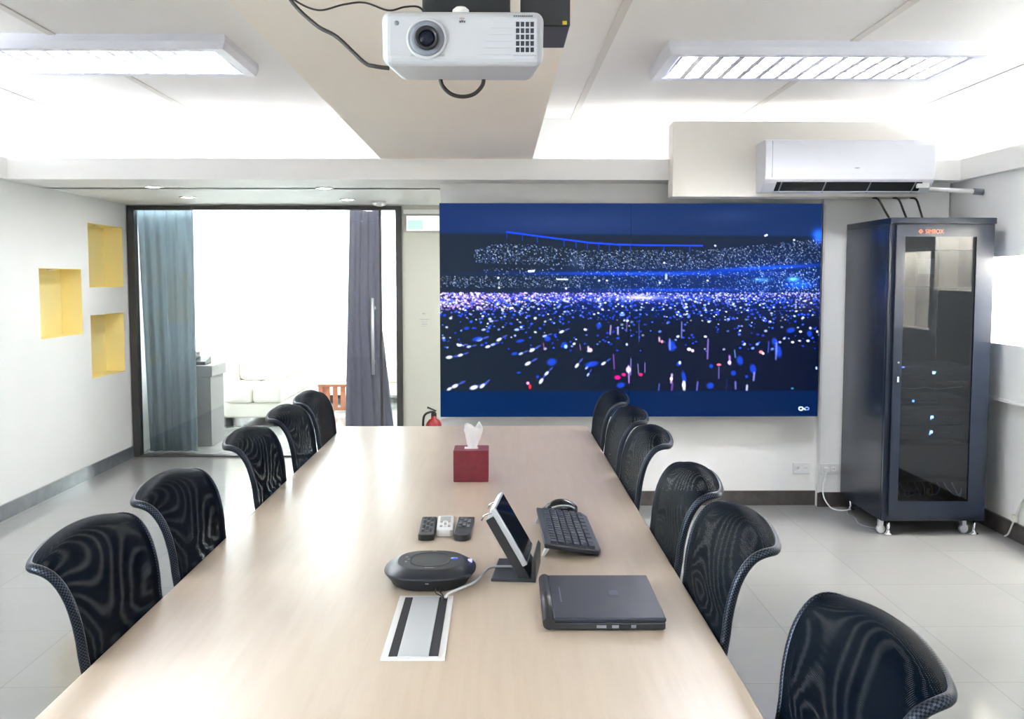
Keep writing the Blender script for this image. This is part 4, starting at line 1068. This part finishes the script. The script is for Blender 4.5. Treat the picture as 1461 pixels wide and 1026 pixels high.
for (q0, q1, q2, q3) in (((0, 1), (1, 0), (0.62, 0), (0, 0.62)), ((1, 0), (0, -1), (0, -0.62), (0.62, 0)), ((0, -1), (-1, 0), (-0.62, 0), (0, -0.62)), ((-1, 0), (0, 1), (0, 0.62), (-0.62, 0))):
    prism(b, [q0, q1, q2, q3], lambda u, v: Vector((2.353 + u * s * 1.05, y0 - 0.001, 1.744 + v * s)), (0, 0.0015, 0))
prism(b, [(-0.34, 0.2), (0, -0.5), (0.34, 0.2), (0, 0)], lambda u, v: Vector((2.353 + u * s, y0 - 0.001, 1.744 + v * s)), (0, 0.0015, 0))
sub('diamond_emblem', b, M['orange'])
b = text_bm('SIMBOX', 0.034, 0.0006)
bmesh.ops.transform(b, matrix=Matrix.Translation((2.378, y0 - 0.0006, 1.7325)) @ RX @ Matrix.Diagonal((0.86, 1, 1, 1)), verts=b.verts)
sub('lettering', b, M['orange'])
for x in (x0 + 0.05, x1 - 0.05):
    for y in (y0 + 0.05, y1 - 0.06):
        b = bmesh.new(); lathe(b, [(0.024, 0.0), (0.026, 0.006), (0.012, 0.014), (0.009, 0.03), (0.009, 0.088)], 16, Matrix.Translation((x, y, 0)))
        obj('levelling_foot', b, M['chrome'], rk, world=True)
    b = bmesh.new(); lathe(b, [(0.022, -0.012), (0.025, -0.010), (0.025, 0.010), (0.022, 0.012)], 16, Matrix.Translation((x + (-0.03 if x < 2.4 else -0.045), y0 + 0.09, 0.025)) @ RX)
    bx(b, x - 0.052 + (0.008 if x < 2.4 else -0.007), x - 0.028 + (0.008 if x < 2.4 else -0.007), y0 + 0.074, y0 + 0.106, 0.045, 0.086)
    obj('caster', b, M['steel'], rk, world=True)
for x in (2.262, 2.706):
    obj('mounting_rail', box(x, x + 0.012, y0 + 0.09, y0 + 0.11, z0 + 0.02, z1 - 0.04), M['rackin'], rk, world=True)
for z in (1.425, 1.645):
    obj('shelf', box(2.262, 2.715, y0 + 0.115, y0 + 0.42, z, z + 0.006), M['greyp'], rk, world=True)
obj('shelf', box(2.262, 2.715, y0 + 0.115, y0 + 0.42, 0.292, 0.298), M['rackin'], rk, world=True)
# equipment, each unit a thing
YQ = y0 + 0.088
def unit(name, zc, h, label, cat, leds, marks=True, group='equipment in the server rack'):
    t = thing(name, label, cat, (2.488, YQ + 0.15, zc - h / 2), 0, group)
    b = bmesh.new(); bx(b, 2.276, 2.704, YQ, YQ + 0.32, zc - h / 2, zc + h / 2, r=0.002)
    obj('chassis', b, M['unit'], t, world=True)
    for (x, dz, w, hh, m) in leds:
        obj('indicator_light', box(x - w / 2, x + w / 2, YQ - 0.002, YQ + 0.002, zc + dz - hh / 2, zc + dz + hh / 2), M[m], t, world=True)
    if marks:
        for k in range(5): obj('socket', box(2.30 + k * 0.014, 2.307 + k * 0.014, YQ - 0.001, YQ + 0.002, zc - 0.004, zc + 0.004), M['greyp'], t, world=True)
        for k in range(4): obj('socket', box(2.535 + k * 0.018, 2.543 + k * 0.018, YQ - 0.001, YQ + 0.002, zc - 0.004, zc + 0.004), M['greyp'], t, world=True)
    return t
unit('rack_server', 0.935, 0.088, 'black rack unit with a pair of blue lights, uppermost lit unit in the rack', 'server', [(2.302, 0.036, 0.008, 0.008, 'ledblue'), (2.314, 0.036, 0.008, 0.008, 'ledblue'), (2.49, 0.004, 0.016, 0.014, 'ledcyan'), (2.503, 0.008, 0.006, 0.006, 'ledgreen')])
sw = unit('network_switch', 0.769, 0.044, 'slim network switch with a row of small ports in the rack', 'network switch', [(2.376, 0.006, 0.012, 0.012, 'ledblue')], False)
for k in range(14):
    obj('socket', box(2.292 + k * 0.0165, 2.301 + k * 0.0165, YQ - 0.0012, YQ + 0.002, 0.762, 0.771), M['greyp'], sw, world=True)
unit('rack_server', 0.680, 0.080, 'black rack unit with one bright cyan light just below the network switch', 'server', [(2.488, 0.002, 0.016, 0.014, 'ledcyan'), (2.482, -0.008, 0.008, 0.008, 'ledblue')])
unit('rack_server', 0.592, 0.080, 'lowest black rack unit with one bright cyan light, above the power unit', 'server', [(2.486, 0.002, 0.016, 0.014, 'ledcyan'), (2.478, -0.010, 0.010, 0.008, 'ledblue')])
unit('power_unit', 0.425, 0.19, 'black power unit with an upright blue light at the bottom of the rack', 'power supply', [(2.292, -0.032, 0.012, 0.034, 'ledblue')], False)
b = box(2.348, 2.44, y0 + 0.0125, y0 + 0.0135, 1.505, 1.592)
nt = tag(obj('notice_card', b, M['paper']), 'small pale card taped inside the rack door glass', 'card'); rebase(nt, (2.394, y0 + 0.013, 1.505))
# patch cables lying on the floor of the rack
for k in range(9):
    x = 2.285 + k * 0.044; m = M['cabley'] if k in (0, 5) else M['cablew']
    xe = min(2.70, x + U(-0.05, 0.12)); 
    pts = [(x, YQ + 0.05, 0.29), (x + 0.004, YQ + 0.02, 0.262), ((x + xe) / 2, YQ + 0.008 + 0.004 * (k % 3), 0.228 - 0.008 * (k % 3)), (xe - 0.02, YQ + 0.02, 0.225 + 0.01 * (k % 2)), (xe, YQ + 0.06, 0.25)]
    names = ['yellow patch cable at the left end of the tangle in the bottom of the rack', 'white patch cable beside the left yellow one in the bottom of the rack', 'white patch cable, third from the left in the rack bottom tangle', 'white patch cable, fourth from the left in the rack bottom tangle', 'white patch cable just left of the middle yellow one in the rack bottom',
             'yellow patch cable in the middle of the tangle in the bottom of the rack', 'white patch cable just right of the middle yellow one in the rack bottom', 'white patch cable, second from the right end of the rack bottom tangle', 'white patch cable at the right end of the rack bottom tangle']
    cable('patch_cable', pts, 0.0034, m, names[k], 'cable', 'patch cables in the bottom of the rack', 6)
cable('shelf_cable', [(2.28, YQ - 0.004, 0.858), (2.33, YQ - 0.012, 0.85), (2.38, YQ - 0.012, 0.848), (2.44, YQ - 0.012, 0.856), (2.50, YQ - 0.012, 0.846), (2.58, YQ - 0.01, 0.852), (2.66, YQ - 0.004, 0.858)], 0.0018, M['cablew'], 'thin pale cable sagging across the rack between two units')
# black cables from the rack to the ceiling
for (xa, xb, lab) in ((2.300, 2.275, 'left leaning'), (2.398, 2.398, 'middle upright'), (2.492, 2.505, 'right')):
    cable('rack_cable', [(xa, 6.02, z1 - 0.002), ((xa + xb) / 2, 6.08, 1.88), (xb, 6.16, 1.955), (xb, 6.25, 1.974)], 0.0065, M['cable'], lab + ' one of three black cables rising from the rack top', 'cable', 'black cables above the rack')

for o in list(bpy.data.objects):      # the rack and all that stands in it, a touch nearer the corner
    if o.parent is None and (o == rk or o.get('group') in ('equipment in the server rack', 'patch cables in the bottom of the rack', 'black cables above the rack') or o.name.startswith(('notice_card', 'shelf_cable'))):
        o.location.x += 0.020
# ------------------------------------------------------------------ outlets and floor cables on the far wall
def outlet(x, y, z, label):
    t = thing('wall_outlet', label, 'outlet', (x, y, z - 0.036), 0, 'wall outlets near the rack')
    b = bmesh.new(); bx(b, x - 0.058, x + 0.058, y - 0.009, y, z - 0.036, z + 0.036, r=0.002); obj('cover_plate', b, M['offwhite'], t, world=True)
    for dx in (-0.026, 0.026):
        sk = bmesh.new(); bx(sk, x + dx - 0.014, x + dx + 0.014, y - 0.0105, y - 0.008, z - 0.016, z + 0.016, r=0.002)
        s_ = obj('socket', sk, M['wallgrey'], t, world=True)
        b = bmesh.new()
        for k in (-0.005, 0.005): bx(b, x + dx + k - 0.0012, x + dx + k + 0.0012, y - 0.011, y - 0.009, z - 0.006, z + 0.006)
        bmesh.ops.translate(b, vec=-Vector(t.location), verts=b.verts)
        obj('slot', b, M['darkprint'], s_)
outlet(1.985, YW, 0.245, 'white double wall outlet with nothing plugged in, left of the channel')
outlet(2.150, YW - 0.055, 0.248, 'white double wall outlet with a plug in it, next to the rack')
pg = thing('power_plug', 'white plug and cord hanging from the outlet beside the rack', 'plug', (2.125, YW - 0.066, 0.235))
b = bmesh.new(); bx(b, 2.110, 2.140, YW - 0.098, YW - 0.066, 0.232, 0.262, r=0.005); obj('plug_body', b, M['white'], pg, world=True)
b = bmesh.new(); tube(b, [(2.122, YW - 0.09, 0.235), (2.112, YW - 0.095, 0.19), (2.097, YW - 0.10, 0.13), (2.100, YW - 0.12, 0.07), (2.13, YW - 0.15, 0.018), (2.16, YW - 0.18, 0.006), (2.20, YW - 0.20, 0.006), (2.25, YW - 0.19, 0.012)], 0.0045, 8)
obj('cord', b, M['white'], pg, world=True)
cable('floor_cable', [(2.215, 6.34, 0.006), (2.19, 6.25, 0.006), (2.20, 6.15, 0.005), (2.175, 6.02, 0.005), (2.20, 5.93, 0.005), (2.26, 5.88, 0.005)], 0.0035, M['greyp'], 'grey cable lying on the floor along the left side of the rack')
pr_ = thing('power_lead', 'beige cord hanging from the lower right wall beside the rack', 'cord', (XRL - 0.02, 5.62, 0.0))
b = bmesh.new(); tube(b, [(2.930, 5.50, 0.30), (2.925, 5.56, 0.24), (2.922, 5.60, 0.17), (2.908, 5.62, 0.10), (2.905, 5.66, 0.03), (2.905, 5.70, 0.006)], 0.005, 8); obj('cord', b, M['offwhite'], pr_, world=True)
b = bmesh.new(); bx(b, 2.900, 2.922, 5.59, 5.63, 0.11, 0.15, r=0.004); obj('connector', b, M['cream'], pr_, world=True)

# ------------------------------------------------------------------ corridor: exit sign, notice, extinguisher
ex = thing('exit_sign', 'lit white and pale green exit sign high on the cream wall beside the screen', 'exit sign', (-0.58, YD, 1.874))
b = bmesh.new(); bx(b, -0.757, -0.400, YD - 0.035, YD, 1.872, 2.002, r=0.003); obj('casing', b, M['white'], ex, world=True)
m = mat('sign_face', rgb(226, 244, 236), 0.4, emit=(0.90, 1.0, 0.96, 1), estr=0.12); obj('lit_face', box(-0.750, -0.407, YD - 0.037, YD - 0.034, 1.879, 1.995), m, ex, world=True)
m = mat('sign_green', rgb(186, 238, 212), 0.4, emit=(0.50, 0.93, 0.70, 1), estr=0.08); obj('green_field', box(-0.742, -0.618, YD - 0.0385, YD - 0.0365, 1.886, 1.962), m, ex, world=True)
wn = thing('wall_notice', 'small pale notice plate with grey lines on the cream wall beside the glass door', 'notice', (-0.617, YD, 1.075))
obj('plate', box(-0.672, -0.560, YD - 0.003, YD, 1.075, 1.215, r=0.001), M['cream'], wn, world=True)
for (xa, xb, z, h) in ((-0.632, -0.606, 1.188, 0.012), (-0.655, -0.575, 1.143, 0.007), (-0.64, -0.59, 1.124, 0.004), (-0.64, -0.59, 1.104, 0.006), (-0.64, -0.60, 1.090, 0.003)):
    obj('printed_line', box(xa, xb, YD - 0.0036, YD - 0.002, z, z + h), M['greyprint'], wn, world=True)
fe = thing('fire_extinguisher', 'red fire extinguisher with black hose behind the far end of the table', 'fire extinguisher', (-0.515, 8.05, 0))
b = bmesh.new(); lathe(b, [(0.062, 0.0), (0.066, 0.008), (0.066, 0.30), (0.060, 0.335), (0.040, 0.362), (0.022, 0.372), (0.022, 0.392)], 28); obj('cylinder', b, M['red'], fe)
b = bmesh.new(); lathe(b, [(0.020, 0.390), (0.022, 0.395), (0.022, 0.415), (0.012, 0.42)], 16); bx(b, -0.012, 0.012, -0.02, 0.02, 0.41, 0.43); obj('valve', b, M['black'], fe)
b = bmesh.new(); prism(b, [(-0.055, 0.455), (0.02, 0.428), (0.02, 0.436), (-0.05, 0.468)], lambda x, z: Vector((x, -0.008, z)), (0, 0.016, 0)); obj('lever', b, M['black'], fe)
b = bmesh.new(); tube(b, [(0.01, 0, 0.42), (-0.03, -0.02, 0.425), (-0.075, -0.03, 0.395), (-0.085, -0.02, 0.30), (-0.080, -0.01, 0.16)], 0.009, 8); obj('hose', b, M['black'], fe)
obj('label_sticker', box(-0.03, 0.03, -0.0675, -0.062, 0.12, 0.24), M['offwhite'], fe)

# ------------------------------------------------------------------ lounge behind the glass
def curtain(name, m, xa, xb, xa2, xb2, y, ztop, zbot, folds, amp, label, knee=None):
    b = bmesh.new(); n = folds * 10; rows_ = 18; grid = []
    for j in range(rows_ + 1):
        f = j / rows_; z = ztop + (zbot - ztop) * f; row = []
        g = f if knee is None else max(0, (f - knee) / (1 - knee))
        l = xa + (xa2 - xa) * f; r = xb + (xb2 - xb) * g
        for i in range(n + 1):
            u = i / n
            w = amp * (0.7 + 0.5 * f) * (math.sin(2 * PI * folds * u + 0.5 * math.sin(5 * u)) + 0.35 * math.sin(4.3 * PI * folds * u + 1 + 0.6 * f))
            row.append(b.verts.new((l + (r - l) * u, y + w, z)))
        grid.append(row)
    for j in range(rows_):
        for i in range(n): b.faces.new((grid[j][i], grid[j][i + 1], grid[j + 1][i + 1], grid[j + 1][i])).smooth = True
    o = obj(name, b, m)
    so = o.modifiers.new('thickness', 'SOLIDIFY'); so.thickness = 0.0015
    tag(o, label, 'curtain', None); rebase(o, ((xa + xb) / 2, y, zbot)); return o
curtain('curtain', M['curtainb'], -3.04, -2.565, -2.985, -2.575, 8.66, 2.07, 0.012, 5, 0.024, 'blue-grey translucent curtain hanging behind the left end of the glass partition')
curtain('curtain', M['curtaing'], -1.255, -1.0, -1.32, -0.875, 8.66, 2.07, 0.012, 4, 0.024, 'violet-grey curtain hanging behind the glass door handle', 0.42)
sc_ = curtain('sheer_curtain', M['sheer'], -3.0, -0.45, -3.0, -0.45, 12.86, 2.42, 0.03, 22, 0.02, 'white sheer curtain glowing across the lounge window')
sd = curtain('sheer_curtain', M['sheer'], -1.72, 1.72, -1.72, 1.72, 0.0, 2.42, 0.03, 28, 0.010, 'added white sheer curtain glowing along the added left lounge window behind the cream sofa')  # sheer added to cover the shaded jamb of the added window
sd.location = (XL + 0.030, 11.25, 0.03); sd.rotation_euler = (0, 0, PI / 2)
# grey cabinet
cbn = thing('grey_cabinet', 'grey cabinet with a thick top beside the blue-grey curtain in the lounge', 'cabinet', (-2.78, 9.18, 0))
obj('carcass', box(-2.96, -2.545, 8.98, 9.40, 0, 0.62, r=0.004), M['cab'], cbn, world=True)
obj('top_slab', box(-2.98, -2.525, 8.96, 9.42, 0.62, 0.72, r=0.005), M['cab'], cbn, world=True)
obj('drawer', box(-2.94, -2.56, 8.972, 8.985, 0.36, 0.60, r=0.002), M['cab'], cbn, world=True)
tl_ = thing('telephone', 'dark desk telephone on the grey cabinet in the lounge', 'telephone', (-2.70, 9.10, 0.72))
b = bmesh.new(); prism(b, [(0, 0), (0.2, 0), (0.2, 0.07), (0, 0.03)], lambda y, z: Vector((-2.74, 9.02 + y, 0.72 + z)), (0.14, 0, 0), 0.004); obj('base', b, M['black'], tl_, world=True)
b = bmesh.new(); bx(b, -2.735, -2.69, 9.03, 9.20, 0.77, 0.85, r=0.015); obj('handset', b, M['black'], tl_, world=True)
# sofas
def sofa(t, parts):
    for (nm, q, r, m) in parts:
        b = bmesh.new(); bx(b, *q, r=r, seg=3); obj(nm, b, m, t, world=True, smooth=False)
s1 = thing('sofa', 'cream leather sofa seen from its arm end along the left of the lounge', 'sofa', (-2.6, 10.9, 0))
sofa(s1, [('base', (-2.76, -2.18, 10.17, 11.75, 0.09, 0.24), 0.02, M['sofa']),
          ('seat_cushion', (-2.74, -2.47, 10.15, 11.70, 0.24, 0.43), 0.035, M['sofa']), ('seat_cushion', (-2.465, -2.17, 10.15, 11.70, 0.24, 0.43), 0.035, M['sofa']),
          ('backrest', (-2.95, -2.70, 10.3, 11.75, 0.20, 0.80), 0.05, M['sofa']), ('back_cushion', (-2.70, -2.24, 10.55, 11.70, 0.43, 0.70), 0.06, M['sofa'])])
for x in (-2.72, -2.24):
    for y in (10.25, 11.65):
        obj('leg', box(x - 0.03, x + 0.03, y - 0.03, y + 0.03, 0, 0.09), M['blackmatte'], s1, world=True)
s2 = thing('sofa', 'cream leather sofa facing the camera at the far end of the lounge', 'sofa', (-1.5, 12.4, 0))
sofa(s2, [('base', (-2.05, -0.75, 12.1, 12.75, 0.10, 0.26), 0.02, M['sofa']), ('seat_cushion', (-2.03, -1.42, 12.05, 12.6, 0.26, 0.45), 0.04, M['sofa']), ('seat_cushion', (-1.41, -0.80, 12.05, 12.6, 0.26, 0.45), 0.04, M['sofa']),
          ('backrest', (-2.05, -0.75, 12.55, 12.78, 0.26, 0.85), 0.05, M['sofa'])])
for x in (-2.0, -0.82):
    for y in (12.15, 12.68): obj('leg', box(x - 0.03, x + 0.03, y - 0.03, y + 0.03, 0, 0.10), M['blackmatte'], s2, world=True)
st = thing('wooden_stool', 'reddish slatted wooden stool in the lounge before the far sofa', 'stool', (-1.78, 11.3, 0))
b = bmesh.new(); bx(b, -1.99, -1.55, 11.15, 11.45, 0.30, 0.33, r=0.005); obj('top', b, M['redwood'], st, world=True)
for x in (-1.96, -1.58):
    for y in (11.18, 11.42): obj('leg', box(x - 0.02, x + 0.02, y - 0.02, y + 0.02, 0, 0.30), M['redwood'], st, world=True)
for k in range(4): obj('slat', box(-1.91 + k * 0.085, -1.86 + k * 0.085, 11.165, 11.185, 0.05, 0.30), M['redwood'], st, world=True)
obj('rail', box(-1.96, -1.58, 11.168, 11.182, 0.04, 0.07), M['redwood'], st, world=True)

# ------------------------------------------------------------------ daylight
w = bpy.data.worlds.new('sky'); scene.world = w; w.use_nodes = True
bg = w.node_tree.nodes['Background']; bg.inputs[0].default_value = (0.87, 0.94, 1.0, 1); bg.inputs[1].default_value = 5.5
def portal(name, loc, rot, sx, sy):
    l = bpy.data.lights.new(name, 'AREA'); l.shape = 'RECTANGLE'; l.size = sx; l.size_y = sy; l.cycles.is_portal = True
    o = bpy.data.objects.new(name, l); C.objects.link(o); o.location = loc; o.rotation_euler = rot
portal('portal_lounge', (-1.725, YE + 0.2, 1.4), (-PI / 2, 0, 0), 2.6, 2.1)
portal('portal_left', (XL - 0.3, 0.0, 1.43), (0, -PI / 2, 0), 1.3, 3.4)
portal('portal_lounge_left', (XL - 0.3, 11.2, 1.25), (0, -PI / 2, 0), 1.7, 3.2)

# ------------------------------------------------------------------ camera
cam = bpy.data.cameras.new('camera'); co_ = bpy.data.objects.new('camera', cam); C.objects.link(co_)
cam.sensor_width = 36.0; cam.lens = 1450.0 / 1461.0 * 36.0; cam.clip_start = 0.05
co_.location = (0, 0, 1.47)
co_.rotation_euler = (PI / 2 - math.radians(4.4561), 0, -math.radians(0.7682))
scene.camera = co_
scene.view_settings.view_transform = 'Standard'; scene.view_settings.look = 'None'
scene.view_settings.exposure = 2.62; scene.view_settings.gamma = 1.0
cy = scene.cycles
cy.max_bounces = 10; cy.diffuse_bounces = 8; cy.glossy_bounces = 5; cy.transparent_max_bounces = 16; cy.transmission_bounces = 6
cy.sample_clamp_indirect = 6.0; cy.caustics_reflective = False; cy.caustics_refractive = False
